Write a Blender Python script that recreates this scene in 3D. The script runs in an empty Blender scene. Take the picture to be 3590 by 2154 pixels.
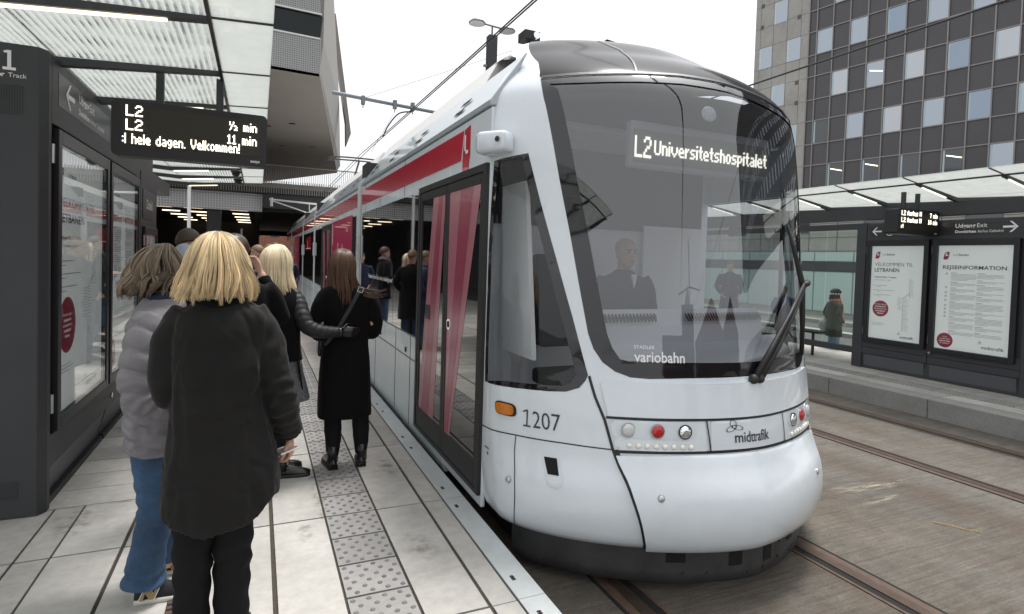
import bpy, bmesh, math, random
import numpy as np
from mathutils import Vector, Matrix, noise
from mathutils.geometry import delaunay_2d_cdt
random.seed(7)
R = math.radians
PI = math.pi
S_ = bpy.context.scene
C = S_.collection

# ------------------------------------------------------------------ camera, world, sun, exposure
cam_d = bpy.data.cameras.new("camera")
cam = bpy.data.objects.new("camera", cam_d)
C.objects.link(cam)
S_.camera = cam
cam_d.sensor_fit = 'HORIZONTAL'
cam_d.sensor_width = 36.0
cam_d.lens = 20.089
cam_d.shift_y = -0.02947
cam_d.clip_start = 0.05
cam_d.clip_end = 2000
YAW, PITCH, ROLL = 0.41882, 0.030372, 0.030146
fw = Vector((math.sin(YAW) * math.cos(PITCH), math.cos(YAW) * math.cos(PITCH), -math.sin(PITCH)))
rt = Vector((math.cos(YAW), -math.sin(YAW), 0))
dn = fw.cross(rt)
rr = rt * math.cos(ROLL) - dn * math.sin(ROLL)
dd = rt * math.sin(ROLL) + dn * math.cos(ROLL)
m = Matrix((rr, -dd, -fw)).transposed().to_4x4()
m.translation = (0, 0, 1.66)
cam.matrix_world = m

W_ = bpy.data.worlds.new("World")
S_.world = W_
W_.use_nodes = True
nt = W_.node_tree
for n in list(nt.nodes):
    nt.nodes.remove(n)
SUN_EL, SUN_ROT = R(72), R(60)
sky = nt.nodes.new("ShaderNodeTexSky")
sky.sky_type = 'NISHITA'
sky.sun_disc = False
sky.sun_elevation = SUN_EL
sky.sun_rotation = SUN_ROT
sky.air_density = 1.0
sky.dust_density = 8.0
sky.ozone_density = 1.0
hs = nt.nodes.new("ShaderNodeHueSaturation")
hs.inputs['Saturation'].default_value = 0.12
bg = nt.nodes.new("ShaderNodeBackground")
bg.inputs['Strength'].default_value = 0.15
wo = nt.nodes.new("ShaderNodeOutputWorld")
nt.links.new(sky.outputs[0], hs.inputs['Color'])
# overcast: most of the light comes evenly from the cloud layer
ov = nt.nodes.new("ShaderNodeMix"); ov.data_type = 'RGBA'
ov.inputs[0].default_value = 0.72
ov.inputs[7].default_value = (3.9, 3.98, 4.1, 1)
nt.links.new(hs.outputs[0], ov.inputs[6])
nt.links.new(ov.outputs[2], bg.inputs['Color'])
nt.links.new(bg.outputs[0], wo.inputs['Surface'])
sd = bpy.data.lights.new("sun", 'SUN')
sd.energy = 1.7
sd.angle = R(14)
sd.color = (1.0, 0.97, 0.93)
so = bpy.data.objects.new("sun", sd)
C.objects.link(so)
# sun_rotation is measured clockwise from +Y in the sky texture
sdir = Vector((math.sin(SUN_ROT) * math.cos(SUN_EL), math.cos(SUN_ROT) * math.cos(SUN_EL), math.sin(SUN_EL)))
so.rotation_euler = (-sdir).to_track_quat('-Z', 'Y').to_euler()
S_.view_settings.view_transform = 'Standard'
S_.view_settings.look = 'None'
S_.view_settings.exposure = 1.0
S_.view_settings.gamma = 1.0
S_.cycles.max_bounces = 8
S_.cycles.transparent_max_bounces = 16
S_.cycles.use_denoising = True

# ------------------------------------------------------------------ helpers
def lin(r, g, b):
    f = lambda c: (c / 255 / 12.92) if c / 255 <= 0.04045 else ((c / 255 + 0.055) / 1.055) ** 2.4
    return (f(r), f(g), f(b))

M = {}
def mat(name, col, rough=0.6, metal=0.0, spec=0.5, coat=0.0, var=None, bump=None, emit=None, tint=False, tintamt=0.5, stretch=None, var2=None, sheen=0.0):
    """procedural Principled material. var=(scale, amount) colour noise, bump=(scale, strength)."""
    mt = bpy.data.materials.new(name)
    mt.use_nodes = True
    t = mt.node_tree
    p = t.nodes["Principled BSDF"]
    p.inputs["Roughness"].default_value = rough
    p.inputs["Metallic"].default_value = metal
    p.inputs["Specular IOR Level"].default_value = spec
    p.inputs["Coat Weight"].default_value = coat
    p.inputs["Coat Roughness"].default_value = 0.03
    p.inputs["Base Color"].default_value = (*col, 1)
    L = t.links.new
    tc = t.nodes.new("ShaderNodeTexCoord")
    src = tc.outputs["Object"]
    if stretch:
        mp = t.nodes.new("ShaderNodeMapping")
        mp.inputs["Scale"].default_value = stretch
        L(src, mp.inputs[0]); src = mp.outputs[0]
    cur = None
    def mulnoise(cur, sc, am, detail=6):
        nz = t.nodes.new("ShaderNodeTexNoise")
        nz.inputs["Scale"].default_value = sc
        nz.inputs["Detail"].default_value = detail
        nz.inputs["Roughness"].default_value = 0.65
        L(src, nz.inputs["Vector"])
        mr = t.nodes.new("ShaderNodeMapRange")
        mr.inputs[1].default_value = 0.25; mr.inputs[2].default_value = 0.75
        mr.inputs[3].default_value = 1 - am; mr.inputs[4].default_value = 1 + am
        L(nz.outputs[0], mr.inputs[0])
        vm = t.nodes.new("ShaderNodeVectorMath"); vm.operation = 'SCALE'
        if cur is None: vm.inputs[0].default_value = col
        else: L(cur, vm.inputs[0])
        L(mr.outputs[0], vm.inputs["Scale"])
        return vm.outputs[0]
    if var: cur = mulnoise(cur, *var)
    if var2: cur = mulnoise(cur, *var2)
    if tint:
        at = t.nodes.new("ShaderNodeAttribute"); at.attribute_name = "tint"
        mr = t.nodes.new("ShaderNodeMapRange")
        mr.inputs[3].default_value = 1 - tintamt; mr.inputs[4].default_value = 1 + tintamt
        L(at.outputs["Fac"], mr.inputs[0])
        vm = t.nodes.new("ShaderNodeVectorMath"); vm.operation = 'SCALE'
        if cur is None: vm.inputs[0].default_value = col
        else: L(cur, vm.inputs[0])
        L(mr.outputs[0], vm.inputs["Scale"]); cur = vm.outputs[0]
    if cur is not None: L(cur, p.inputs["Base Color"])
    if bump:
        nz = t.nodes.new("ShaderNodeTexNoise")
        nz.inputs["Scale"].default_value = bump[0]; nz.inputs["Detail"].default_value = 8
        if len(bump) > 3: nz.noise_type = bump[3]; nz.inputs["Detail"].default_value = 2.5; nz.inputs["Distortion"].default_value = .6; nz.normalize = True
        L(src, nz.inputs["Vector"])
        bp = t.nodes.new("ShaderNodeBump"); bp.inputs["Strength"].default_value = bump[1]
        bp.inputs["Distance"].default_value = bump[2] if len(bump) > 2 else 0.01
        L(nz.outputs[0], bp.inputs["Height"]); L(bp.outputs[0], p.inputs["Normal"])
    if sheen: p.inputs["Sheen Weight"].default_value = sheen; p.inputs["Sheen Roughness"].default_value = .45
    if emit:
        p.inputs["Emission Color"].default_value = (*emit[0], 1)
        p.inputs["Emission Strength"].default_value = emit[1]
    M[name] = mt
    return mt

def glass(name, tintc, ior=1.5, extra=0.0, rough=0.0):
    mt = bpy.data.materials.new(name); mt.use_nodes = True
    t = mt.node_tree; t.nodes.clear(); L = t.links.new
    o = t.nodes.new("ShaderNodeOutputMaterial"); mx = t.nodes.new("ShaderNodeMixShader")
    tr = t.nodes.new("ShaderNodeBsdfTransparent"); tr.inputs[0].default_value = (*tintc, 1)
    gl = t.nodes.new("ShaderNodeBsdfGlossy"); gl.inputs["Roughness"].default_value = rough
    # Schlick reflectance on |N.I|, the same from either side of the pane
    ge = t.nodes.new("ShaderNodeNewGeometry"); dt = t.nodes.new("ShaderNodeVectorMath"); dt.operation = 'DOT_PRODUCT'
    L(ge.outputs["Normal"], dt.inputs[0]); L(ge.outputs["Incoming"], dt.inputs[1])
    def mth(op, a, b):
        q = t.nodes.new("ShaderNodeMath"); q.operation = op; q.use_clamp = op != 'ABSOLUTE'
        for k, v in enumerate((a, b)):
            if hasattr(v, 'is_linked'): L(v, q.inputs[k])
            else: q.inputs[k].default_value = v
        return q.outputs[0]
    f0 = ((ior - 1) / (ior + 1)) ** 2 + extra
    c5 = mth('POWER', mth('SUBTRACT', 1.0, mth('ABSOLUTE', dt.outputs["Value"], 0.0)), 5.0)
    L(mth('ADD', mth('MULTIPLY', c5, 1 - f0), f0), mx.inputs[0])
    L(tr.outputs[0], mx.inputs[1]); L(gl.outputs[0], mx.inputs[2]); L(mx.outputs[0], o.inputs[0])
    M[name] = mt
    return mt

def milky(name, stripes):
    """canopy glass with printed frit: translucent white lines, clearer gaps between them"""
    mt = bpy.data.materials.new(name); mt.use_nodes = True
    t = mt.node_tree; t.nodes.clear(); L = t.links.new
    o = t.nodes.new("ShaderNodeOutputMaterial")
    tl = t.nodes.new("ShaderNodeBsdfTranslucent"); tl.inputs[0].default_value = (0.665, 0.68, 0.665, 1)
    df = t.nodes.new("ShaderNodeBsdfDiffuse"); df.inputs[0].default_value = (0.64, 0.65, 0.64, 1)
    m1 = t.nodes.new("ShaderNodeMixShader"); m1.inputs[0].default_value = 0.18
    L(tl.outputs[0], m1.inputs[1]); L(df.outputs[0], m1.inputs[2])
    tr = t.nodes.new("ShaderNodeBsdfTransparent"); tr.inputs[0].default_value = (0.52, 0.545, 0.535, 1)
    m2 = t.nodes.new("ShaderNodeMixShader")
    tc = t.nodes.new("ShaderNodeTexCoord")
    nz = t.nodes.new("ShaderNodeTexNoise"); nz.inputs["Scale"].default_value = 6.0; nz.inputs["Detail"].default_value = 7
    L(tc.outputs["Object"], nz.inputs["Vector"])
    if stripes:
        wv = t.nodes.new("ShaderNodeTexWave"); wv.bands_direction = 'X'; wv.inputs["Scale"].default_value = 8.2
        wv.inputs["Distortion"].default_value = 0.0
        L(tc.outputs["Object"], wv.inputs["Vector"])
        cr = t.nodes.new("ShaderNodeMapRange"); cr.inputs[1].default_value = 0.35; cr.inputs[2].default_value = 0.62
        cr.inputs[3].default_value = 0.0; cr.inputs[4].default_value = 0.85
        L(wv.outputs["Fac"], cr.inputs[0])
        mu = t.nodes.new("ShaderNodeMath"); mu.operation = 'MULTIPLY'
        mr = t.nodes.new("ShaderNodeMapRange"); mr.inputs[1].default_value = 0.3; mr.inputs[2].default_value = 0.75
        mr.inputs[3].default_value = 0.25; mr.inputs[4].default_value = 1.25
        L(nz.outputs[0], mr.inputs[0]); L(cr.outputs[0], mu.inputs[0]); L(mr.outputs[0], mu.inputs[1]); mu.use_clamp = True
        L(mu.outputs[0], m2.inputs[0])
    else:
        mr = t.nodes.new("ShaderNodeMapRange"); mr.inputs[1].default_value = 0.3; mr.inputs[2].default_value = 0.7
        mr.inputs[3].default_value = 0.05; mr.inputs[4].default_value = 0.22
        L(nz.outputs[0], mr.inputs[0]); L(mr.outputs[0], m2.inputs[0])
    L(m1.outputs[0], m2.inputs[1]); L(tr.outputs[0], m2.inputs[2])
    gl = t.nodes.new("ShaderNodeBsdfGlossy"); gl.inputs["Roughness"].default_value = 0.02
    m3 = t.nodes.new("ShaderNodeMixShader"); m3.inputs[0].default_value = 0.05; L(m2.outputs[0], m3.inputs[1]); L(gl.outputs[0], m3.inputs[2])
    L(m3.outputs[0], o.inputs[0])
    M[name] = mt

class MB:
    def __init__(s):
        s.v = []; s.f = []; s.mi = []; s.t = []; s.cm = 0; s.tint = 0.5
    def add(s, vs, fs):
        o = len(s.v); s.v += [tuple(v) for v in vs]
        for f in fs:
            s.f.append([i + o for i in f]); s.mi.append(s.cm); s.t.append(s.tint)
        return s
    def box(s, x0, x1, y0, y1, z0, z1):
        v = [(x, y, z) for x in (x0, x1) for y in (y0, y1) for z in (z0, z1)]
        return s.add(v, [(0, 1, 3, 2), (4, 6, 7, 5), (0, 4, 5, 1), (2, 3, 7, 6), (0, 2, 6, 4), (1, 5, 7, 3)])
    def obox(s, c, ax, ay, az):
        """box from centre and three half-axis vectors"""
        c = Vector(c); ax = Vector(ax); ay = Vector(ay); az = Vector(az)
        v = [c + ax * i + ay * j + az * k for i in (-1, 1) for j in (-1, 1) for k in (-1, 1)]
        return s.add(v, [(0, 1, 3, 2), (4, 6, 7, 5), (0, 4, 5, 1), (2, 3, 7, 6), (0, 2, 6, 4), (1, 5, 7, 3)])
    def bar(s, a, b, w, h=None):
        a = Vector(a); b = Vector(b); d = b - a; l = d.length; d.normalize()
        up = Vector((0, 0, 1)) if abs(d.z) < 0.95 else Vector((0, 1, 0))
        x = d.cross(up).normalized(); y = x.cross(d)
        return s.obox((a + b) / 2, x * w / 2, d * l / 2, y * (h or w) / 2)
    def prism(s, pts, d):
        """polygon pts (3D list) extruded by vector d"""
        n = len(pts); d = Vector(d)
        v = [Vector(p) for p in pts] + [Vector(p) + d for p in pts]
        return s.add(v, [list(range(n))[::-1], list(range(n, 2 * n))] + [(i, (i + 1) % n, n + (i + 1) % n, n + i) for i in range(n)])
    def tube(s, pts, rad, n=8, cap=True, ratio=1.0, fn=None):
        pts = [Vector(p) for p in pts]; k = len(pts)
        if not hasattr(rad, '__len__'): rad = [rad] * k
        t0 = (pts[1] - pts[0]).normalized()
        up = Vector((0, 0, 1)) if abs(t0.z) < 0.9 else Vector((0, 1, 0))
        x = t0.cross(up).normalized(); V = []
        for i in range(k):
            t = (pts[min(i + 1, k - 1)] - pts[max(i - 1, 0)])
            t = t.normalized() if t.length > 1e-9 else t0
            x = (x - t * x.dot(t)).normalized(); y = t.cross(x)
            for j in range(n):
                a = 2 * PI * j / n; r = rad[i]
                if fn: r *= fn(i / (k - 1), a)
                V.append(pts[i] + x * (math.cos(a) * r) + y * (math.sin(a) * r * ratio))
        F = [(i * n + j, i * n + (j + 1) % n, (i + 1) * n + (j + 1) % n, (i + 1) * n + j) for i in range(k - 1) for j in range(n)]
        if cap: F += [tuple(range(n))[::-1], tuple(range((k - 1) * n, k * n))]
        return s.add(V, F)
    def rings(s, rl, cap=True):
        n = len(rl[0]); V = [p for r in rl for p in r]; k = len(rl)
        F = [(i * n + j, i * n + (j + 1) % n, (i + 1) * n + (j + 1) % n, (i + 1) * n + j) for i in range(k - 1) for j in range(n)]
        if cap: F += [tuple(range(n))[::-1], tuple(range((k - 1) * n, k * n))]
        return s.add(V, F)
    def ball(s, c, r, n=12, m=8):
        c = Vector(c); r = Vector(r) if hasattr(r, '__len__') else Vector((r, r, r)); rl = []
        for i in range(m + 1):
            th = PI * (0.02 + 0.96 * i / m)
            rl.append([c + Vector((r.x * math.sin(th) * math.cos(2 * PI * j / n), r.y * math.sin(th) * math.sin(2 * PI * j / n), -r.z * math.cos(th))) for j in range(n)])
        return s.rings(rl)
    def disc(s, c, nrm, r, n=20, th=0.0, r2=None):
        c = Vector(c); nrm = Vector(nrm).normalized()
        up = Vector((0, 0, 1)) if abs(nrm.z) < 0.9 else Vector((0, 1, 0))
        x = up.cross(nrm).normalized(); y = nrm.cross(x)
        a = [c + x * (r * math.cos(2 * PI * j / n)) + y * ((r2 or r) * math.sin(2 * PI * j / n)) for j in range(n)]
        if th: return s.prism(a, nrm * th)
        return s.add(a, [tuple(range(n))])
    def text(s, txt, O, X, Y, size, bold=0.0, align='LEFT', push=0.0015, width=None, shear=0):
        vs, fs, w = glyphs(txt, size, bold, shear)
        O = Vector(O); X = Vector(X).normalized(); Y = Vector(Y).normalized(); N = X.cross(Y)
        k = (width / w) if (width and w > 0) else 1.0
        off = {'LEFT': 0, 'CENTER': -w * k / 2, 'RIGHT': -w * k}[align]
        return s.add([O + X * (p[0] * k + off) + Y * p[1] + N * push for p in vs], fs)
    def build(s, name, mats, parent=None, smooth=False, bevel=0.0, weld=False):
        me = bpy.data.meshes.new(name)
        me.from_pydata(s.v, [], s.f)
        if not isinstance(mats, (list, tuple)): mats = [mats]
        for q in mats: me.materials.append(M[q] if isinstance(q, str) else q)
        if len(s.f):
            me.polygons.foreach_set("material_index", s.mi)
            if len(set(s.t)) > 1:
                at = me.attributes.new("tint", 'FLOAT', 'FACE')
                at.data.foreach_set("value", s.t)
            me.polygons.foreach_set("use_smooth", [bool(smooth)] * len(me.polygons))
        me.update()
        bm = bmesh.new(); bm.from_mesh(me)
        if weld: bmesh.ops.remove_doubles(bm, verts=bm.verts, dist=1e-4)
        bmesh.ops.recalc_face_normals(bm, faces=bm.faces)
        bm.to_mesh(me); bm.free()
        o = bpy.data.objects.new(name, me); C.objects.link(o)
        if parent is not None: o.parent = parent
        if bevel:
            b = o.modifiers.new("bevel", 'BEVEL'); b.width = bevel; b.segments = 2; b.limit_method = 'ANGLE'; b.angle_limit = R(40)
        return o

_gl = {}
def glyphs(txt, size, bold=0.0, shear=0):
    key = (txt, size, bold, shear)
    if key in _gl: return _gl[key]
    cu = bpy.data.curves.new("glyphs", 'FONT'); cu.body = txt; cu.size = size; cu.offset = bold * size; cu.resolution_u = 3; cu.shear = shear
    ob = bpy.data.objects.new("glyphs", cu); C.objects.link(ob)
    dg = bpy.context.evaluated_depsgraph_get(); dg.update()
    me = ob.evaluated_get(dg).to_mesh()
    vs = [tuple(v.co) for v in me.vertices]; fs = [tuple(p.vertices) for p in me.polygons]
    ob.evaluated_get(dg).to_mesh_clear()
    bpy.data.objects.remove(ob); bpy.data.curves.remove(cu)
    x0 = min((v[0] for v in vs), default=0); w = max((v[0] for v in vs), default=0) - x0
    vs = [(v[0] - x0, v[1], 0) for v in vs]
    _gl[key] = (vs, fs, w)
    return _gl[key]

def dots_text(txt, size, px, bold=0.03):
    """LED dot-matrix: the cells of a grid that lie inside the glyphs -> list of (x, y), width"""
    vs, fs, w = glyphs(txt, size, bold)
    cells = set()
    for f in fs:
        p = [vs[i] for i in f]
        xs = [q[0] for q in p]; ys = [q[1] for q in p]
        for i in range(int(min(xs) // px), int(max(xs) // px) + 1):
            for j in range(int(min(ys) // px), int(max(ys) // px) + 1):
                x, y = (i + .5) * px, (j + .5) * px; ok = True; sg = 0
                for k in range(len(p)):
                    a, b = p[k], p[(k + 1) % len(p)]
                    c = (b[0] - a[0]) * (y - a[1]) - (b[1] - a[1]) * (x - a[0])
                    if abs(c) < 1e-12: continue
                    if sg == 0: sg = 1 if c > 0 else -1
                    elif (c > 0) != (sg > 0): ok = False; break
                if ok: cells.add((i, j))
    return [((i + .5) * px, (j + .5) * px) for i, j in cells], w

LED = {'L': "X.... X.... X.... X.... X.... X.... XXXXX", '2': ".XXX. X...X ....X ..XX. .X... X.... XXXXX", '1': ".X. XX. .X. .X. .X. .X. XXX", '4': "...X. ..XX. .X.X. X..X. XXXXX ...X. ...X.",
 '7': "XXXXX ....X ...X. ..X.. ..X.. ..X.. ..X..", 'm': "..... ..... XX.X. X.X.X X.X.X X.X.X X.X.X", 'i': "X . X X X X X", 'n': ".... .... XXX. X..X X..X X..X X..X", 'h': "X... X... XXX. X..X X..X X..X X..X",
 'e': ".... .... .XX. X..X XXXX X... .XXX", 'l': "X X X X X X X", 'd': "...X ...X .XXX X..X X..X X..X .XXX", 'a': ".... .... .XX. ...X .XXX X..X .XXX", 'g': ".... .... .XXX X..X X..X .XXX ...X .XX.",
 'V': "X...X X...X X...X X...X .X.X. .X.X. ..X..", 'k': "X... X... X..X X.X. XX.. X.X. X..X", 'o': ".... .... .XX. X..X X..X X..X .XX.", '.': ". . . . . . X", '!': "X X X X X . X", ':': ". . X . . X .",
 'U': "X...X X...X X...X X...X X...X X...X .XXX.", 'v': "..... ..... X...X X...X X...X .X.X. ..X..", 'r': "... ... X.X XX. X.. X.. X..", 's': ".... .... .XXX X... .XX. ...X XXX.", 't': ".X. .X. XXX .X. .X. .X. ..X",
 'p': ".... .... XXX. X..X X..X XXX. X... X...", 'A': "..X.. .X.X. X...X X...X XXXXX X...X X...X", 'u': ".... .... X..X X..X X..X X..X .XXX", 'H': "X...X X...X X...X XXXXX X...X X...X X...X",
 '\u00bd': "X..X... X..X... X.X.... ..X.XX. .X....X .X...X. X...XXX", ' ': "... ... ... ... ... ... ..."}
def led_cells(txt):
    """dot-matrix text: lit cells (column, row above the baseline) and the width in cells"""
    out = []; x = 0
    for ch in txt:
        rows = LED[ch].split()
        for j, r_ in enumerate(rows):
            for i, c in enumerate(r_):
                if c == 'X': out.append((x + i, 6 - j))
        x += len(rows[0]) + 1
    return out, x - 1
def digit_one(mb, O, X, Y, h, w, push=.002, st=.13):
    """a figure 1 with flag and foot"""
    O = Vector(O); X = Vector(X); Y = Vector(Y); N = X.cross(Y) * push; s = st * h
    P = lambda a, b: O + X * a + Y * b + N
    mb.add([P(w * .5 - s / 2, s * .9), P(w * .5 + s / 2, s * .9), P(w * .5 + s / 2, h), P(w * .5 - s / 2, h)], [(0, 1, 2, 3)])
    mb.add([P(0, 0), P(w, 0), P(w, s * .9), P(0, s * .9)], [(0, 1, 2, 3)])
    mb.add([P(w * .08, h - s * .9), P(w * .5 - s / 2, h - s * .9), P(w * .5 - s / 2, h), P(w * .08, h - s * .3)], [(0, 1, 2, 3)])

def empty(name, loc=(0, 0, 0), rz=0.0):
    o = bpy.data.objects.new(name, None); C.objects.link(o)
    o.location = loc; o.rotation_euler = (0, 0, rz); o.empty_display_size = 0.1
    return o
def thing(o, label, cat, group=None):
    o["label"] = label; o["category"] = cat
    if group: o["group"] = group
    return o
def struct(o, kind="structure"):
    o["kind"] = kind
    return o
def copy_tree(o, parent=None):
    c = o.copy(); C.objects.link(c)
    if parent is not None: c.parent = parent
    for ch in o.children: copy_tree(ch, c)
    return c
def catmull(P, n):
    P = [Vector(p) for p in P]; out = []
    for i in range(len(P) - 1):
        a, b, c, d = P[max(i - 1, 0)], P[i], P[i + 1], P[min(i + 2, len(P) - 1)]
        for k in range(n):
            t = k / n
            out.append(0.5 * ((2 * b) + (c - a) * t + (2 * a - 5 * b + 4 * c - d) * t * t + (3 * b - a - 3 * c + d) * t ** 3))
    return out + [P[-1]]

# ------------------------------------------------------------------ materials
mat("slab", (0.378, 0.366, 0.342), 0.85, var=(1.7, 0.22), var2=(16, 0.13), bump=(60, 0.15, 0.004), tint=True, tintamt=0.17)
mat("joint", (0.060, 0.052, 0.042), 0.95, var=(90, 0.6), bump=(120, 0.8, 0.01))
mat("tactile", (0.285, 0.277, 0.270), 0.85, var=(3, 0.14), var2=(25, 0.10), tint=True, tintamt=0.12)
mat("tactile_dot", (0.15, 0.147, 0.145), 0.8, var=(9, 0.35))
mat("kerb_stone", (0.25, 0.245, 0.235), 0.9, var=(2, 0.18), var2=(50, 0.18), bump=(70, 0.3, 0.004))
mat("checker_steel", (0.56, 0.585, 0.59), 0.42, metal=0.35, var=(7, 0.10))
mat("rust", (0.075, 0.045, 0.030), 0.7, var=(20, 0.35))
mat("rail_steel", (0.080, 0.056, 0.043), 0.42, metal=0.5, var=(10, 0.3))
mat("black_gap", (0.006, 0.005, 0.005), 0.9)
mat("kiosk", lin(66, 67, 70), 0.55, metal=0.35, spec=0.5, var=(2.5, 0.07))
mat("kiosk_light", lin(92, 94, 100), 0.5, metal=0.3)
mat("frame_dark", lin(38, 38, 42), 0.4, metal=0.3)
mat("black", (0.012, 0.012, 0.013), 0.45)
mat("roof_black", (0.012, 0.012, 0.014), 0.16, spec=0.5); M["roof_black"].node_tree.nodes["Principled BSDF"].inputs["IOR"].default_value = 1.22
mat("far_brick", (0.07, 0.04, 0.034), 0.9)
mat("black_gloss", (0.008, 0.008, 0.010), 0.06, spec=0.6, coat=0.5)
mat("sign_black", (0.02, 0.021, 0.023), 0.35)
mat("white_letter", (0.82, 0.82, 0.82), 0.5)
mat("dark_letter", (0.03, 0.03, 0.035), 0.5)
mat("grey_letter", (0.30, 0.30, 0.31), 0.6)
mat("paper", (0.74, 0.735, 0.725), 0.55, emit=((0.95, 0.97, 1.0), 0.10))
mat("crimson", lin(165, 30, 62), 0.5)
mat("led", (0.9, 0.86, 0.72), 0.5, emit=((1.0, 0.95, 0.80), 1.1))
mat("led_panel", (0.022, 0.018, 0.009), 0.45, var=(300, 0.5))
mat("tram_white", (0.67, 0.72, 0.76), 0.22, spec=0.5, coat=0.7, var=(1.1, 0.04), var2=(9, 0.025))
mat("tram_white_side", (0.64, 0.695, 0.725), 0.25, spec=.35, coat=0.25, var=(1.4, 0.07), var2=(7, 0.05), stretch=(1, 1, .5), bump=(1.1, 0.06, 0.05))
mat("tram_grey", (0.36, 0.41, 0.435), 0.28, coat=0.5, var=(1.5, 0.04))
mat("tram_red", lin(190, 22, 52), 0.25, coat=0.7)
mat("tram_pink", lin(178, 34, 82), 0.4, coat=0.3)
mat("side_glass", (0.008, 0.008, 0.009), 0.015, spec=0.9, coat=0.6)
mat("rubber", (0.018, 0.018, 0.018), 0.55)
mat("skirt", (0.055, 0.055, 0.056), 0.5, metal=0.3, var=(5, 0.35))
mat("bellows", (0.58, 0.60, 0.60), 0.45)
mat("alu", (0.55, 0.57, 0.58), 0.3, metal=0.7)
mat("chrome", (0.85, 0.86, 0.88), 0.08, metal=1.0)
mat("red_lens", (0.42, 0.006, 0.01), 0.12, coat=0.8)
mat("clear_lens", (0.55, 0.56, 0.56), 0.15, coat=1.0, var=(120, 0.3))
mat("led_bead", (0.85, 0.83, 0.72), 0.15, coat=0.6)
mat("amber", lin(196, 112, 20), 0.25, coat=0.5, var=(90, 0.35))
mat("cab_wall", (0.78, 0.785, 0.80), 0.7)
mat("cab_dark", (0.03, 0.031, 0.035), 0.7)
mat("cab_panel", (0.84, 0.85, 0.85), 0.7)
mat("ribbon_glass", (0.008, 0.012, 0.014), 0.12, spec=0.3)
mat("led_dim", (0.8, 0.78, 0.68), 0.5, emit=((1.0, 0.96, 0.84), 0.8))
mat("display_housing", (0.34, 0.35, 0.36), 0.5)
mat("led_panel_pale", (0.20, 0.20, 0.165), 0.45)
mat("console", (0.80, 0.81, 0.82), 0.55)
mat("tower_panel", lin(70, 69, 71), 0.32, spec=0.6, var=(0.5, 0.10), var2=(3, 0.05))
mat("tower_frame", lin(140, 135, 134), 0.4, metal=0.3)
mat("tower_glass_cool", lin(138, 150, 164), 0.05, metal=0.9)
mat("tower_glass_pale", lin(176, 180, 184), 0.08, metal=0.85)
mat("blind_pale", lin(176, 196, 204), 0.3)
mat("tower_glass", lin(160, 168, 176), 0.04, metal=0.92)
mat("tower_glass_dark", (0.05, 0.06, 0.065), 0.04, spec=0.9)
mat("concrete_panel", (0.37, 0.36, 0.335), 0.85, var=(0.35, 0.16), var2=(3, 0.10))
mat("concrete_line", (0.12, 0.115, 0.105), 0.9)
mat("lamp_warm", (0.9, 0.8, 0.6), 0.5, emit=((1.0, 0.86, 0.62), 1.25))
mat("lamp_white", (0.9, 0.9, 0.85), 0.5, emit=((1.0, 0.97, 0.90), 0.75))
mat("teal_glass", (0.50, 0.62, 0.60), 0.12, spec=0.8)
mat("soffit", (0.30, 0.275, 0.25), 0.7, var=(0.8, 0.08))
mat("facet", (0.27, 0.255, 0.235), 0.6)
mat("mesh_grey", (0.36, 0.355, 0.35), 0.5, metal=0.3)
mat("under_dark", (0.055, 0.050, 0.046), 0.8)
mat("steel_dark", lin(62, 64, 66), 0.5, metal=0.4)
mat("steel_grey", lin(120, 126, 130), 0.45, metal=0.4)
mat("railing", lin(150, 148, 142), 0.5, metal=0.3)
mat("brick", (0.28, 0.12, 0.08), 0.85, var=(2, 0.25))
mat("roof_tile", (0.16, 0.07, 0.05), 0.8, var=(3, 0.2))
mat("asphalt", (0.085, 0.084, 0.082), 0.9, var=(2, 0.2), var2=(60, 0.2))
mat("white_paint", (0.75, 0.75, 0.73), 0.7)
mat("skin", (0.56, 0.33, 0.24), 0.5, var=(25, 0.06))
mat("coat_black", (0.0095, 0.0088, 0.0085), 0.8, spec=0.25, var=(5, 0.35), bump=(3.4, 0.75, 0.045, "RIDGED_MULTIFRACTAL"), stretch=(1, 1, 1.3), sheen=.07)
mat("coat_wool", (0.0055, 0.0055, 0.006), 0.95, spec=0.12, bump=(240, 0.3, 0.003), sheen=.04)
mat("puffer_black", (0.010, 0.0105, 0.013), 0.58, spec=0.5, bump=(16, 0.35, 0.02))
mat("puffer_grey", (0.195, 0.186, 0.200), 0.55, spec=0.3, var=(5, 0.08), bump=(11, 0.7, 0.02, "RIDGED_MULTIFRACTAL"), stretch=(1, 1, 1.6))
mat("trousers_black", (0.008, 0.008, 0.009), 0.85, spec=0.2, bump=(5, 0.6, 0.03, "RIDGED_MULTIFRACTAL"), stretch=(1, 1, .6))
mat("denim", (0.036, 0.080, 0.155), 0.85, var=(3.2, 0.5), var2=(45, 0.2), bump=(5, 0.8, 0.03, "RIDGED_MULTIFRACTAL"), stretch=(1, 1, 1.2))
mat("denim_light", (0.16, 0.24, 0.36), 0.85, var=(8, 0.3))
mat("leather_black", (0.008, 0.008, 0.008), 0.25, spec=0.6, bump=(30, 0.2, 0.01))
mat("shoe_suede", (0.012, 0.012, 0.013), 0.8)
mat("sole_white", (0.62, 0.60, 0.55), 0.7)
mat("gold", lin(150, 128, 84), 0.45, metal=0.3)
mat("tweed", (0.11, 0.115, 0.125), 0.95, var=(85, 0.95), var2=(230, 0.8))
mat("hood_blue", (0.33, 0.37, 0.45), 0.9, var=(30, 0.08))
mat("navy", (0.012, 0.02, 0.055), 0.8)
mat("blue_jacket", (0.01, 0.05, 0.19), 0.7)
mat("olive", (0.055, 0.053, 0.040), 0.8, var=(8, 0.3))
mat("scarf_pink", (0.78, 0.22, 0.16), 0.9, var=(40, 0.2))
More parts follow.
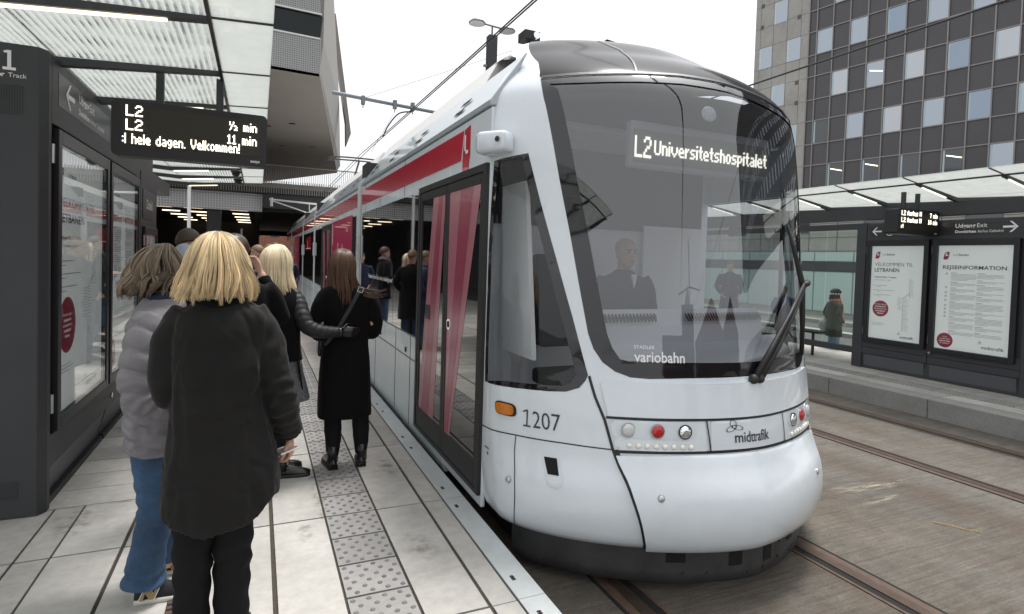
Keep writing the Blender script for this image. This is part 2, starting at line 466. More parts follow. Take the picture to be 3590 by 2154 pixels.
mat("scarf_check", (0.14, 0.12, 0.13), 0.9, var=(60, 0.7))
mat("bag_print", (0.30, 0.30, 0.30), 0.8, var=(70, 0.95))
mat("phone", (0.62, 0.58, 0.55), 0.3, metal=0.6)
mat("hair_blonde", (0.66, 0.515, 0.315), 0.42, spec=0.35, tint=True, tintamt=0.72)
mat("hair_platinum", (0.80, 0.69, 0.49), 0.42, spec=0.35, tint=True, tintamt=0.55)
mat("hair_brown", (0.095, 0.052, 0.030), 0.4, spec=0.4, tint=True, tintamt=0.6)
mat("hair_grey", (0.21, 0.165, 0.12), 0.5, spec=0.3, tint=True, tintamt=0.85)
mat("hair_dark", (0.06, 0.040, 0.028), 0.6)
mat("hair_fair", (0.18, 0.11, 0.055), 0.6)
mat("eye", (0.02, 0.015, 0.012), 0.2)
mat("lips", (0.35, 0.12, 0.10), 0.5)
mat("straw", (0.42, 0.30, 0.06), 0.7)
glass("windscreen", (0.56, 0.58, 0.61), 1.5, 0.125)
glass("cab_glass", (0.84, 0.85, 0.86), 1.5, 0.02)
glass("door_glass", (0.16, 0.15, 0.15), 1.5, 0.04)
glass("pane", (0.86, 0.91, 0.89), 1.45, 0.0)
glass("case_glass", (0.93, 0.95, 0.94), 1.35, 0.0)
milky("canopy_striped", True)
milky("canopy_milky", False)

def ground_material():
    """brushed concrete between the rails: streaks along X, brown staining"""
    mt = mat("track_concrete", (0.165, 0.142, 0.115), 0.92)
    t = mt.node_tree; L = t.links.new; p = t.nodes["Principled BSDF"]
    tc = t.nodes.new("ShaderNodeTexCoord")
    def nz(scale, st, detail=8, rough=0.6):
        mp = t.nodes.new("ShaderNodeMapping"); mp.inputs["Scale"].default_value = st; mp.inputs["Rotation"].default_value = (0, 0, R(-4))
        L(tc.outputs["Object"], mp.inputs[0])
        n = t.nodes.new("ShaderNodeTexNoise"); n.inputs["Scale"].default_value = scale; n.inputs["Detail"].default_value = detail
        n.inputs["Roughness"].default_value = rough; L(mp.outputs[0], n.inputs["Vector"]); return n.outputs[0]
    def rng(s, a, b, c, d):
        r_ = t.nodes.new("ShaderNodeMapRange"); L(s, r_.inputs[0])
        for i, v in enumerate((a, b, c, d)): r_.inputs[i + 1].default_value = v
        return r_.outputs[0]
    def mul(a, b):
        q = t.nodes.new("ShaderNodeMath"); q.operation = 'MULTIPLY'; L(a, q.inputs[0]); L(b, q.inputs[1]); return q.outputs[0]
    brush = nz(2.2, (1.1, 26, 1), 7, 0.7); big = nz(0.55, (1, 1, 1), 6); fine = nz(70, (1, 1, 1), 4); mid = nz(5, (1, 1.6, 1), 8, 0.7)
    f = mul(mul(rng(brush, .3, .7, .66, 1.24), rng(big, .3, .7, .80, 1.25)), mul(rng(fine, .3, .7, .80, 1.2), rng(mid, .3, .7, .82, 1.16)))
    mx = t.nodes.new("ShaderNodeMix"); mx.data_type = 'RGBA'
    mx.inputs[6].default_value = (0.113, 0.104, 0.090, 1); mx.inputs[7].default_value = (0.090, 0.071, 0.054, 1)
    L(rng(nz(1.1, (1.4, .35, 1), 6), .40, .68, 0, 1), mx.inputs[0])
    vm = t.nodes.new("ShaderNodeVectorMath"); vm.operation = 'SCALE'; L(mx.outputs[2], vm.inputs[0]); L(f, vm.inputs["Scale"])
    L(vm.outputs[0], p.inputs["Base Color"])
    bp = t.nodes.new("ShaderNodeBump"); bp.inputs["Strength"].default_value = 0.8; bp.inputs["Distance"].default_value = 0.012
    L(brush, bp.inputs["Height"]); L(bp.outputs[0], p.inputs["Normal"])
ground_material()

def perforated(name="perforated", per=0.115, light=.60, dark=.05, rad=.085):
    """pale sheet metal with a grid of round holes showing the dark behind"""
    mt = mat(name, (0.5, 0.5, 0.5), 0.5, metal=0.2)
    t = mt.node_tree; L = t.links.new; p = t.nodes["Principled BSDF"]
    tc = t.nodes.new("ShaderNodeTexCoord"); sp = t.nodes.new("ShaderNodeSeparateXYZ"); L(tc.outputs["Object"], sp.inputs[0])
    def sq(o, per):
        a = t.nodes.new("ShaderNodeMath"); a.operation = 'MULTIPLY'; a.inputs[1].default_value = 1 / per; L(o, a.inputs[0])
        b = t.nodes.new("ShaderNodeMath"); b.operation = 'FRACT'; L(a.outputs[0], b.inputs[0])
        c = t.nodes.new("ShaderNodeMath"); c.operation = 'SUBTRACT'; c.inputs[1].default_value = 0.5; L(b.outputs[0], c.inputs[0])
        d = t.nodes.new("ShaderNodeMath"); d.operation = 'MULTIPLY'; L(c.outputs[0], d.inputs[0]); L(c.outputs[0], d.inputs[1]); return d.outputs[0]
    s = t.nodes.new("ShaderNodeMath"); s.operation = 'ADD'; L(sq(sp.outputs[0], per), s.inputs[0]); L(sq(sp.outputs[2], per), s.inputs[1])
    g = t.nodes.new("ShaderNodeMath"); g.operation = 'LESS_THAN'; g.inputs[1].default_value = rad; L(s.outputs[0], g.inputs[0])
    mx = t.nodes.new("ShaderNodeMix"); mx.data_type = 'RGBA'
    mx.inputs[6].default_value = (light, light, light, 1); mx.inputs[7].default_value = (dark, dark, dark * 1.04, 1)
    L(g.outputs[0], mx.inputs[0]); L(mx.outputs[2], p.inputs["Base Color"])
perforated("perforated", .115, .88, .10, .062)
perforated("perforated_fine", .062, .34, .07, .07)

# ------------------------------------------------------------------ ground, track, platforms
mb = MB(); mb.add([(-900, -900, -.32), (900, -900, -.32), (900, 900, -.32), (-900, 900, -.32)], [(0, 1, 2, 3)])
struct(mb.build("ground", "asphalt"))
mb = MB(); mb.add([(1.25, -25, -.25), (8.1, -25, -.25), (8.1, 75, -.25), (1.25, 75, -.25)], [(0, 1, 2, 3)])
struct(mb.build("track_bed", "track_concrete"))
# grooved tram rails let into the concrete
def rail(xg, side):
    """xg = running edge of the rail head; side=+1 when the head lies on the +X side of its groove"""
    r_ = MB(); s = side; z = -.25
    def strip(a, b, h, c):
        r_.cm = c; x0, x1 = sorted((xg + s * a, xg + s * b)); r_.box(x0, x1, -25, 75, z - .02, z + h)
    strip(-.078, -.056, .007, 1); strip(-.056, 0, .003, 2); strip(0, .075, .009, 0); strip(.075, .135, .005, 1); strip(.135, .155, .006, 2)
    struct(r_.build("track_rail", ["rail_steel", "rust", "black_gap"]))
for xg, s in ((3.40, 1), (2.01, -1), (6.025, -1), (7.345, 1)): rail(xg, s)
# pale tyre-scuff streak of dried dirt across the track
random.seed(3)

def slab_field(mb, xs, y0, y1, pitch, yoff, gap, z=0.0, maxz=None):
    for (a, b) in xs:
        k = math.floor((y0 - yoff) / pitch)
        while yoff + k * pitch < y1:
            ya = max(yoff + k * pitch + gap, y0); yb = min(yoff + (k + 1) * pitch - gap, y1); k += 1
            if yb - ya < .03: continue
            mb.tint = random.random()
            mb.box(a, b, ya, yb, z - .03, z + random.uniform(-.0012, .0012))
Y0, Y1 = -8, 46
mb = MB()
mb.box(-8, 1.185, Y0, Y1, -.33, -.009)
struct(mb.build("platform_base", "joint"))
mb = MB()
slab_field(mb, [(.735, 1.032), (.112, .405), (-.652, .088)], Y0, 4.38, 1.24, 3.71, .008)
slab_field(mb, [(.735, 1.032), (.112, .405)], 4.38, Y1, 1.24, 3.71, .008)
slab_field(mb, [(1.052, 1.177)], Y0, Y1, 1.24, 3.71, .004)
slab_field(mb, [(-.98, -.672), (-1.138, -.993)], Y0, 4.40, 1.24, 3.71, .008)
slab_field(mb, [(-2.4, -1.152), (-3.7, -2.42), (-5, -3.72)], Y0, 4.40, 1.24, 3.71, .008)
slab_field(mb, [(-.36, .088), (-1.9, -.37), (-5, -1.92)], 4.41, Y1, .305, 4.405, .004)
struct(mb.build("platform_paving", "slab"))
mb = MB()
mb.cm = 0
def tactile(mb, xa, xb, y0, y1, pitch, yoff):
    k = math.floor((y0 - yoff) / pitch)
    while yoff + k * pitch < y1:
        ya = yoff + k * pitch + .008; yb = ya + pitch - .016; k += 1
        mb.cm = 0; mb.tint = random.random(); mb.box(xa, xb, ya, yb, -.03, 0)
        w = xb - xa; d = yb - ya; mb.cm = 1
        for i in range(4):
            for j in range(6):
                x = xa + w * (i + (.30 if j % 2 else .70)) / 4.0; y = ya + d * (j + .5) / 6
                mb.tint = random.random()
                c = [(x + .0135 * math.cos(2 * PI * q / 10), y + .0135 * math.sin(2 * PI * q / 10), .0008) for q in range(10)]
                t_ = [(x + .010 * math.cos(2 * PI * q / 10), y + .010 * math.sin(2 * PI * q / 10), .004) for q in range(10)]
                mb.rings([c, t_])
tactile(mb, .418, .720, 0.5, 16, .310, 3.71)
struct(mb.build("tactile_paving", ["tactile", "tactile_dot"]))
# chequer-plate edge
mb = MB()
k = -6
while 3.71 + k * 1.24 < Y1:
    ya = 3.71 + k * 1.24
    mb.cm = 0; mb.box(1.188, 1.33, ya + .002, ya + 1.238, -.33, .004)
    if -1 < ya < 9:
        for i in range(9):
            for j in range(78):
                x = 1.197 + i * .0155; y = ya + .01 + j * .0157
                s = 1 if (i + j) % 2 else -1
                a = R(45) * s
                dx, dy = math.cos(a) * .0062, math.sin(a) * .0062; px, py = -dy * .24, dx * .24
                mb.add([(x - dx, y - dy, .0042), (x + px, y + py, .0062), (x + dx, y + dy, .0042), (x - px, y - py, .0062)], [(0, 1, 2, 3)])
    mb.cm = 1
    for yy in (.16, 1.08): mb.box(1.225, 1.247, ya + yy, ya + yy + .045, .003, .0055)
    k += 1
struct(mb.build("platform_edge_plate", ["checker_steel", "black_gap"]))
# rust-brown slot drain in the paving at the feet of the waiting women
mb = MB(); mb.box(-.365, -.325, 2.2, 3.06, -.004, .003)
for k in range(20): mb.cm = 1; mb.box(-.362, -.328, 2.21 + k * .043, 2.235 + k * .043, .003, .0045)
thing(mb.build("drain_grate", ["black_gap", "rust"]), "narrow rusty slot drain grate let into the paving beside the black trousers", "drain grate")

# platform across the tracks
mb = MB(); k = -5
while k < 24:
    ya = 4.57 + 1.42 * (k - 1); mb.tint = random.random(); mb.box(8.05, 8.34, ya + .004, ya + 1.416, -.33, 0.0); k += 1
struct(mb.build("platform_kerb", "kerb_stone", bevel=.012))
mb = MB(); mb.box(8.34, 11.6, -6, 40, -.33, -.009)
struct(mb.build("platform_base", "joint"))
mb = MB()
slab_field(mb, [(8.35, 8.64), (8.985, 9.28)], -6, 40, 1.42, 4.57, .006)
slab_field(mb, [(9.29, 10.2), (10.21, 11.6)], -6, 40, .46, 4.57, .006)
struct(mb.build("platform_paving", "slab"))
mb = MB(); tactile(mb, 8.655, 8.97, 1.5, 14, .31, 4.57)
struct(mb.build("tactile_paving", ["tactile", "tactile_dot"]))
# street behind the far platform
mb = MB(); mb.box(15.6, 16.0, -20, 60, -.35, -.20); mb.box(18.6, 20.2, -20, 60, -.35, -.18)
struct(mb.build("street_kerb", "slab"))
mb = MB(); mb.box(13.2, 13.32, -20, 60, -.33, -.314)
struct(mb.build("road_marking", "white_paint"))
for a, b, c in (((4.73, 2.61), (4.80, 2.50), (4.84, 2.42)), ((4.845, 2.415), (4.87, 2.40), (4.90, 2.36))):
    mb = MB(); mb.tube([(a[0], a[1], -.242), (b[0], b[1], -.239), (c[0], c[1], -.243)], .003, 6)
    thing(mb.build("straw", "straw"), "long bent yellow straw lying on the track concrete" if a[0] == 4.73 else "shorter yellow straw beside the long bent one on the track concrete", "straw", "loose straws on the track")
# dried mud smears (real stains on the concrete)
def smear(x, y, w, d, rot, matn, z=-.2455):
    q = MB(); n = 26; pts = []
    for i in range(n):
        a = 2 * PI * i / n; r_ = 1 + .35 * noise.noise(Vector((math.cos(a) * 2 + x, math.sin(a) * 2 + y, 0)))
        px, py = math.cos(a) * w * r_, math.sin(a) * d * r_
        pts.append((x + px * math.cos(rot) - py * math.sin(rot), y + px * math.sin(rot) + py * math.cos(rot), z))
    q.add(pts, [tuple(range(n))]); struct(q.build("dirt_stain", matn))
def soft(name, col, st=(1, 6, 1), sc=5, al=.75):
    mt = mat(name, col, .95); t = mt.node_tree; L = t.links.new; p = t.nodes["Principled BSDF"]
    tc = t.nodes.new("ShaderNodeTexCoord"); mp = t.nodes.new("ShaderNodeMapping"); mp.inputs["Scale"].default_value = st; L(tc.outputs["Object"], mp.inputs[0])
    nz = t.nodes.new("ShaderNodeTexNoise"); nz.inputs["Scale"].default_value = sc; nz.inputs["Detail"].default_value = 8; L(mp.outputs[0], nz.inputs["Vector"])
    mr = t.nodes.new("ShaderNodeMapRange"); mr.inputs[1].default_value = .44; mr.inputs[2].default_value = .68; mr.inputs[3].default_value = 0; mr.inputs[4].default_value = al
    L(nz.outputs[0], mr.inputs[0])
    # fades out towards the rim of the stain
    sb_ = t.nodes.new("ShaderNodeVectorMath"); sb_.operation = 'SUBTRACT'; sb_.inputs[1].default_value = (.5, .5, 0); L(tc.outputs["Generated"], sb_.inputs[0])
    fl_ = t.nodes.new("ShaderNodeVectorMath"); fl_.operation = 'MULTIPLY'; fl_.inputs[1].default_value = (1, 1, 0); L(sb_.outputs[0], fl_.inputs[0])
    ln_ = t.nodes.new("ShaderNodeVectorMath"); ln_.operation = 'LENGTH'; L(fl_.outputs[0], ln_.inputs[0])
    fd = t.nodes.new("ShaderNodeMapRange"); fd.inputs[1].default_value = .12; fd.inputs[2].default_value = .48; fd.inputs[3].default_value = 1; fd.inputs[4].default_value = 0; L(ln_.outputs["Value"], fd.inputs[0])
    ml_ = t.nodes.new("ShaderNodeMath"); ml_.operation = 'MULTIPLY'; L(mr.outputs[0], ml_.inputs[0]); L(fd.outputs[0], ml_.inputs[1])
    L(ml_.outputs[0], p.inputs["Alpha"])
soft("dry_mud", (0.34, 0.30, 0.24))
soft("ground_soil", (0.13, 0.10, 0.075), (1, 1, 1), 14, .42); soft("spill", (0.17, 0.145, 0.115), (1, 1, 1), 9, .22)
for x, y, w, d, ro in ((.28, 3.55, .16, .05, 1.3), (.40, 4.3, .05, .55, 0), (.40, 3.9, .04, .3, .05), (.88, 3.15, .10, .22, .4), (-.05, 2.72, .06, .16, .2), (.22, 2.62, .09, .05, 0), (.55, 4.05, .14, .03, 0), (.52, 3.42, .12, .03, 0), (-.75, 4.38, .5, .03, 0), (-1.0, 4.15, .12, .3, -.2), (.25, 4.9, .12, .4, 0), (.95, 4.5, .07, .3, .1)):
    smear(x, y, w, d, ro, "ground_soil" if d > .1 or w > .15 else "spill", .0022)
smear(4.95, 3.25, .75, .09, R(-8), "dry_mud"); smear(4.75, 3.03, .4, .06, R(8), "dry_mud")

# ------------------------------------------------------------------ signs, kiosks, canopies
ZV = Vector((0, 0, 1))
def letbanen_logo(mb, O, X, s, cr, wh):
    """red leaning hexagon with a white L (material slots cr / wh)"""
    O = Vector(O); X = Vector(X); N = X.cross(ZV)
    P = lambda a, b, k: O + X * (a * s) + ZV * (b * s) + N * k
    mb.cm = cr; mb.add([P(a, b, .002) for a, b in ((.12, .75), (.30, 1), (.72, 1), (.66, .30), (.46, 0), (.04, 0), (0, .1))], [tuple(range(7))])
    mb.cm = wh; mb.add([P(a, b, .0032) for a, b in ((.30, .86), (.42, .86), (.40, .58), (.60, .58), (.60, .48), (.26, .48))], [tuple(range(6))])
def swirl(mb, O, X, s, N=None, r=.06):
    O = Vector(O); X = Vector(X); N = N or X.cross(ZV)
    for k in range(3):
        a0 = R(100 + 120 * k); c = O + (X * math.cos(a0) + ZV * math.sin(a0)) * (.24 * s)
        ux = X * math.cos(a0) + ZV * math.sin(a0); uy = -X * math.sin(a0) + ZV * math.cos(a0)
        A = []; B = []
        for i in range(20):
            a = 2 * PI * i / 20
            A.append(c + ux * (.40 * s * math.cos(a)) + uy * (.22 * s * math.sin(a)) + N * .003)
            B.append(c + ux * ((.40 - r) * s * math.cos(a)) + uy * ((.22 - r) * s * math.sin(a)) + N * .003)
        mb.add(A + B, [(i, (i + 1) % 20, 20 + (i + 1) % 20, 20 + i) for i in range(20)])

def poster(name, O, X, w, h, kind, parent):
    """a printed sheet: O lower-left corner, X reading direction"""
    O = Vector(O); X = Vector(X); N = X.cross(ZV); b = MB()
    b.cm = 0; b.prism([O, O + X * w, O + X * w + ZV * h, O + ZV * h], N * .004)
    P = lambda a, c: O + X * (a * w) + ZV * (c * h) + N * .004
    def bar(a, c, l, t_, m_): b.cm = m_; q = P(a, c); b.add([q + N * .001, q + X * (l * w) + N * .001, q + X * (l * w) + ZV * t_ + N * .001, q + ZV * t_ + N * .001], [(0, 1, 2, 3)])
    rnd = random.Random(5)
    letbanen_logo(b, P(.07, .865), X, .115, 2, 0)
    b.cm = 3; b.text("Let", P(.21, .90), X, ZV, .055); g = glyphs("Let", .055)[2]
    b.cm = 1; b.text("banen", P(.21, .90) + X * (g + .006), X, ZV, .055, .012)
    if kind == 0:
        b.cm = 1; b.text("VELKOMMEN TIL", P(.07, .785), X, ZV, .085, -.006, width=.73 * w)
        b.text("LETBANEN", P(.07, .725), X, ZV, .085, .016, width=.48 * w)
        b.text("Letbanen åbner i 3 etaper:", P(.07, .66), X, ZV, .036, .02, width=.44 * w)
        b.cm = 3; b.text("Letbanen opens in 3 stages", P(.07, .63), X, ZV, .030, width=.34 * w)
        for k, y in enumerate((.57, .52, .47)):
            bar(.06, y + .004, .035, .006, 1); bar(.11, y + .004, (.22, .38, .30)[k], .006, 3); bar(.11, y - .012, .10, .005, 3)
        b.cm = 2; c = P(.22, .325); b.disc(c + N * .0012, N, .16 * w, 40)
        b.cm = 0
        for k, (s_, bo) in enumerate((("Find din rejse på", 0), ("rejseplanen.dk", .02), ("Se køreplaner på", 0), ("midttrafik.dk/", .02), ("letbanen", .02))):
            b.text(s_, c + ZV * (.075 - k * .037 - .012) + N * .001, X, ZV, .030, bo, 'CENTER', push=.0012)
        for k in range(3): bar(.06, .17 - .013 * k, (.22, .28, .20)[k], .005, 3)
        # route map: a bent vertical line with stop ticks
        bar(.645, .10, .006, .36 * h, 3); bar(.76, .46, .006, .20 * h, 3)
        for k in range(26): bar(.655, .11 + .0135 * k, rnd.uniform(.06, .11), .004, 3)
        for k in range(11): bar(.56 - rnd.uniform(0, .03), .33 + .0125 * k, .085, .004, 3)
        for k in range(12): bar(.775, .47 + .0155 * k, rnd.uniform(.04, .07), .004, 3)
        b.cm = 3; b.prism([P(.648, .455), P(.662, .455), P(.772, .505), P(.758, .505)], N * .001)
        b.cm = 1; swirl(b, P(.60, .075), X, .045); b.text("midttrafik", P(.62, .03), X, ZV, .060, .01, width=.25 * w)
    else:
        b.cm = 1; b.text("REJSEINFORMATION", P(.07, .775), X, ZV, .076, .016, width=.85 * w)
        for col, x0 in enumerate((.19, .55)):
            y = .735
            while y > .14:
                n = rnd.randint(2, 6); bar(x0, y, .10 * rnd.uniform(.6, 1.2), .006, 2); y -= .0115
                for q in range(n):
                    if y < .14: break
                    bar(x0, y, .36 * (rnd.uniform(.35, .7) if q == n - 1 else rnd.uniform(.92, 1)), .005, 3); y -= .0112
                y -= .010
        for y in (.72, .59, .54, .505, .465, .415, .38, .345, .31):
            b.cm = 3; q = P(.115, y); s_ = .028
            b.prism([q, q + X * s_, q + X * s_ + ZV * s_, q + ZV * s_], N * .001); b.cm = 0
            b.prism([q + X * .004 + ZV * .004 + N * .001, q + X * .024 + ZV * .004 + N * .001, q + X * .024 + ZV * .024 + N * .001, q + X * .004 + ZV * .024 + N * .001], N * .0006)
            b.cm = 1; b.disc(q + X * .014 + ZV * .014 + N * .002, N, .006, 10)
        b.cm = 2; c = P(.15, .085); b.disc(c + N * .0012, N, .115 * w, 40); b.cm = 0
        for k, (s_, bo) in enumerate((("Husk", 0), ("at købe billet", 0), ("inden du stiger", .02), ("på Letbanen", 0))):
            b.text(s_, c + ZV * (.045 - k * .032) + N * .001, X, ZV, .026, bo, 'CENTER', push=.0012)
        b.cm = 1; swirl(b, P(.63, .10), X, .05); b.text("midttrafik", P(.65, .045), X, ZV, .066, .01, width=.29 * w)
    return b.build(name, ["paper", "dark_letter", "crimson", "grey_letter"], parent)

def poster_case(O, X, w, h, kind, parent, depth=.05, lit=False):
    """display case with dark frame, poster and glass; O = lower-left outer corner on the wall plane"""
    O = Vector(O); X = Vector(X); N = X.cross(ZV); f = .07
    fr = MB()
    def bx(a0, a1, c0, c1, d0, d1): fr.obox(O + X * ((a0 + a1) / 2) + ZV * ((c0 + c1) / 2) + N * ((d0 + d1) / 2), X * ((a1 - a0) / 2), ZV * ((c1 - c0) / 2), N * ((d1 - d0) / 2))
    bx(0, f, 0, h, 0, depth); bx(w - f, w, 0, h, 0, depth); bx(f, w - f, 0, f, 0, depth); bx(f, w - f, h - f * 1.3, h, 0, depth)
    case = fr.build("poster_case", "frame_dark", parent, bevel=.004)
    poster("poster", O + X * (f + .005) + ZV * (f + .005) + N * .008, X, w - 2 * f - .01, h - 2.3 * f - .01, kind, case)
    g = MB(); g.prism([O + X * f + ZV * f + N * (depth - .012), O + X * (w - f) + ZV * f + N * (depth - .012), O + X * (w - f) + ZV * (h - f * 1.3) + N * (depth - .012), O + X * f + ZV * (h - f * 1.3) + N * (depth - .012)], N * .006)
    g.build("glass_cover", "case_glass", case)
    hg = MB()
    for zz in (.12, h - .22): hg.tube([O + X * -.012 + ZV * zz + N * .02, O + X * -.012 + ZV * (zz + .12) + N * .02], .011, 8)
    hg.build("hinge", "alu", case)
    return case

def arrow(mb, c, X, s, dirn, k=.003):
    c = Vector(c); X = Vector(X) * dirn; N = Vector(X * dirn).cross(ZV)
    P = lambda a, b: c + X * (a * s) + ZV * (b * s) + N * k
    w = .085
    mb.add([P(-.5, -w), P(.32, -w), P(.32, w), P(-.5, w)], [(0, 1, 2, 3)])
    for sg in (1, -1): mb.add([P(.55, 0), P(.10, sg * .45), P(-.06, sg * .45), P(.37, 0)], [(0, 1, 2, 3)])

# --- information kiosk on the near platform
kio = empty("information_kiosk", (0, 0, 0))
thing(kio, "dark grey kiosk wall with track number 1 and glazed poster cases beside the women", "information kiosk")
XF = -1.18
b = MB()
b.prism([(-2.05, 4.32, 0), (-1.215, 4.32, 0), (XF, 4.375, 0), (XF, 4.43, 0), (-2.05, 4.43, 0)], (0, 0, 2.845))
b.box(-2.05, XF - .06, 4.43, 8.55, .10, 2.835)
b.box(-2.0, XF - .09, 4.43, 8.55, 0, .10)
b.build("kiosk_body", "kiosk", kio, bevel=.006)
b = MB()
b.box(XF - .06, XF, 4.43, 7.12, 2.42, 2.845); b.build("fascia", "kiosk", kio, bevel=.004)
b = MB(); b.box(XF - .059, XF - .004, 4.43, 7.45, .26, .46); b.build("kick_panel", "kiosk", kio, bevel=.004)
for ya, yb in ((4.44, 5.86), (5.90, 7.45)):
    b = MB(); b.prism([(XF - .058, ya, .045), (XF - .004, ya, .26), (XF - .058, ya, .26)], (0, yb - ya, 0)); b.build("plinth_panel", "kiosk_light", kio)
    b = MB(); b.box(XF - .058, XF - .02, ya, yb, .0, .045); b.build("plinth_shadow_gap", "black", kio)
b = MB(); b.tube([(XF - .004, 5.98, .36), (XF + .02, 5.98, .36)], .016, 12); b.tube([(XF + .018, 5.98, .36), (XF + .026, 5.98, .36)], .024, 12); b.build("lock", "chrome", kio)
c1 = poster_case((XF - .03, 4.50, .47), (0, 1, 0), 1.36, 1.93, 0, kio)
c2 = poster_case((XF - .03, 5.93, .47), (0, 1, 0), 1.30, 1.93, 1, kio)
# exit sign recessed in the fascia
b = MB(); b.cm = 0; b.box(XF - .003, XF + .002, 4.55, 5.92, 2.555, 2.765)
b.cm = 1; arrow(b, (XF + .002, 4.80, 2.66), (0, 1, 0), .19, -1, .002)
b.text("Udgang", (XF + .002, 5.00, 2.675), (0, 1, 0), ZV, .088, .02); w_ = glyphs("Udgang", .088, .02)[2]
b.text("Exit", (XF + .002, 5.02 + w_, 2.675), (0, 1, 0), ZV, .088)
b.text("Domkirken", (XF + .002, 5.00, 2.595), (0, 1, 0), ZV, .06, .03); w_ = glyphs("Domkirken", .06, .03)[2]
b.text("Aarhus Cathedral", (XF + .002, 5.02 + w_, 2.595), (0, 1, 0), ZV, .06)
b.build("exit_sign", ["sign_black", "white_letter"], kio)
# track number on the end face
b = MB(); digit_one(b, (-1.385, 4.32, 2.685), (1, 0, 0), ZV, .115, .062, .003, .16)
w1 = glyphs("Spor", .037, .03)[2]; w2 = glyphs("Track", .037)[2]
b.text("Spor", (-1.272 - w2 - .016 - w1, 4.32, 2.645), (1, 0, 0), ZV, .037, .03, push=.003); b.text("Track", (-1.272 - w2, 4.32, 2.645), (1, 0, 0), ZV, .037, push=.003)
b.build("track_number", "white_letter", kio)
def grille(x0, x1, z0, z1):
    q = MB(); nx = int((x1 - x0) / .0125); nz = int((z1 - z0) / .0125)
    for i in range(nx):
        for j in range(nz): q.disc((x0 + (i + .5) * (x1 - x0) / nx, 4.3185, z0 + (j + .5) * (z1 - z0) / nz), (0, -1, 0), .0044, 7)
    q.build("speaker_grille", "black", kio)
grille(-1.56, -1.285, 2.425, 2.60); grille(-1.56, -1.302, .12, .23)
# stop-name column with its own small case
b = MB(); b.box(-1.9, XF - .012, 7.46, 8.53, 0, 2.52); b.build("name_column", "kiosk", kio, bevel=.006)
b = MB(); b.cm = 0; b.box(XF - .012, XF - .006, 7.56, 8.42, 2.0, 2.33); b.cm = 1; b.text("Dokk1", (XF - .006, 7.78, 2.12), (0, 1, 0), ZV, .16, .01)
b.build("stop_name_sign", ["sign_black", "white_letter"], kio)
poster_case((XF - .012, 7.56, .55), (0, 1, 0), .86, 1.36, 1, kio, depth=.03)

# --- information kiosk on the far platform
XR = 9.45
kr = empty("information_kiosk", (0, 0, 0))
thing(kr, "dark grey kiosk wall with two lit posters on the platform across the tracks", "information kiosk")
b = MB(); b.box(XR + .02, XR + .55, 4.2, 6.60, .0, 2.45); b.box(XR - .02, XR + .56, 3.85, 4.22, 0, 2.46); b.box(XR - .01, XR + .56, 6.45, 6.62, 0, 2.46)
b.build("kiosk_body", "kiosk", kr, bevel=.006)
for y_a, y_b in ((4.225, 5.40), (5.41, 6.445)):
    for z_a, z_b in ((.36, .52), (.25, .355)): b = MB(); b.box(XR - .005, XR + .02, y_a, y_b, z_a, z_b); b.build("kick_panel", "kiosk", kr, bevel=.004)
b = MB(); b.box(XR - .003, XR + .02, 4.225, 6.445, 2.14, 2.45); b.build("fascia", "kiosk", kr, bevel=.004)
for ya, yb in ((4.26, 5.37), (5.45, 6.41)):
    b = MB(); b.prism([(XR + .018, ya, .05), (XR - .002, ya, .24), (XR + .018, ya, .24)], (0, yb - ya, 0)); b.build("plinth_panel", "kiosk_light", kr)
b = MB(); b.tube([(XR - .006, 5.36, .43), (XR - .04, 5.36, .43)], .02, 12); b.build("lock", "chrome", kr)
poster_case((XR, 6.41, .46), (0, -1, 0), .98, 1.70, 0, kr, depth=.055)
poster_case((XR, 5.38, .44), (0, -1, 0), 1.10, 1.72, 1, kr, depth=.055)
b = MB(); b.cm = 0; b.box(XR - .008, XR - .003, 4.26, 6.41, 2.22, 2.40)
b.cm = 1; arrow(b, (XR - .008, 4.42, 2.32), (0, -1, 0), .17, 1); arrow(b, (XR - .008, 6.27, 2.31), (0, -1, 0), .15, -1)
b.text("Udgang", (XR - .008, 5.10, 2.325), (0, -1, 0), ZV, .085, .02, width=.26); b.text("Exit", (XR - .008, 4.82, 2.325), (0, -1, 0), ZV, .085)
b.text("Domkirken", (XR - .008, 5.10, 2.25), (0, -1, 0), ZV, .055, .03, width=.27); b.text("Aarhus Cathedral", (XR - .008, 4.81, 2.25), (0, -1, 0), ZV, .055, width=.31)
cc = Vector((XR - .009, 6.06, 2.31)); A_ = [cc + Vector((0, -math.cos(2 * PI * i / 24) * .075, math.sin(2 * PI * i / 24) * .075)) for i in range(24)]; B_ = [cc + (q - cc) * .86 for q in A_]
b.add([q - Vector((.002, 0, 0)) for q in A_ + B_], [(i, (i + 1) % 24, 24 + (i + 1) % 24, 24 + i) for i in range(24)])
b.box(XR - .011, XR - .009, 6.02, 6.10, 2.315, 2.335); b.box(XR - .011, XR - .009, 6.02, 6.10, 2.285, 2.300)
b.build("exit_sign", ["sign_black", "white_letter"], kr)

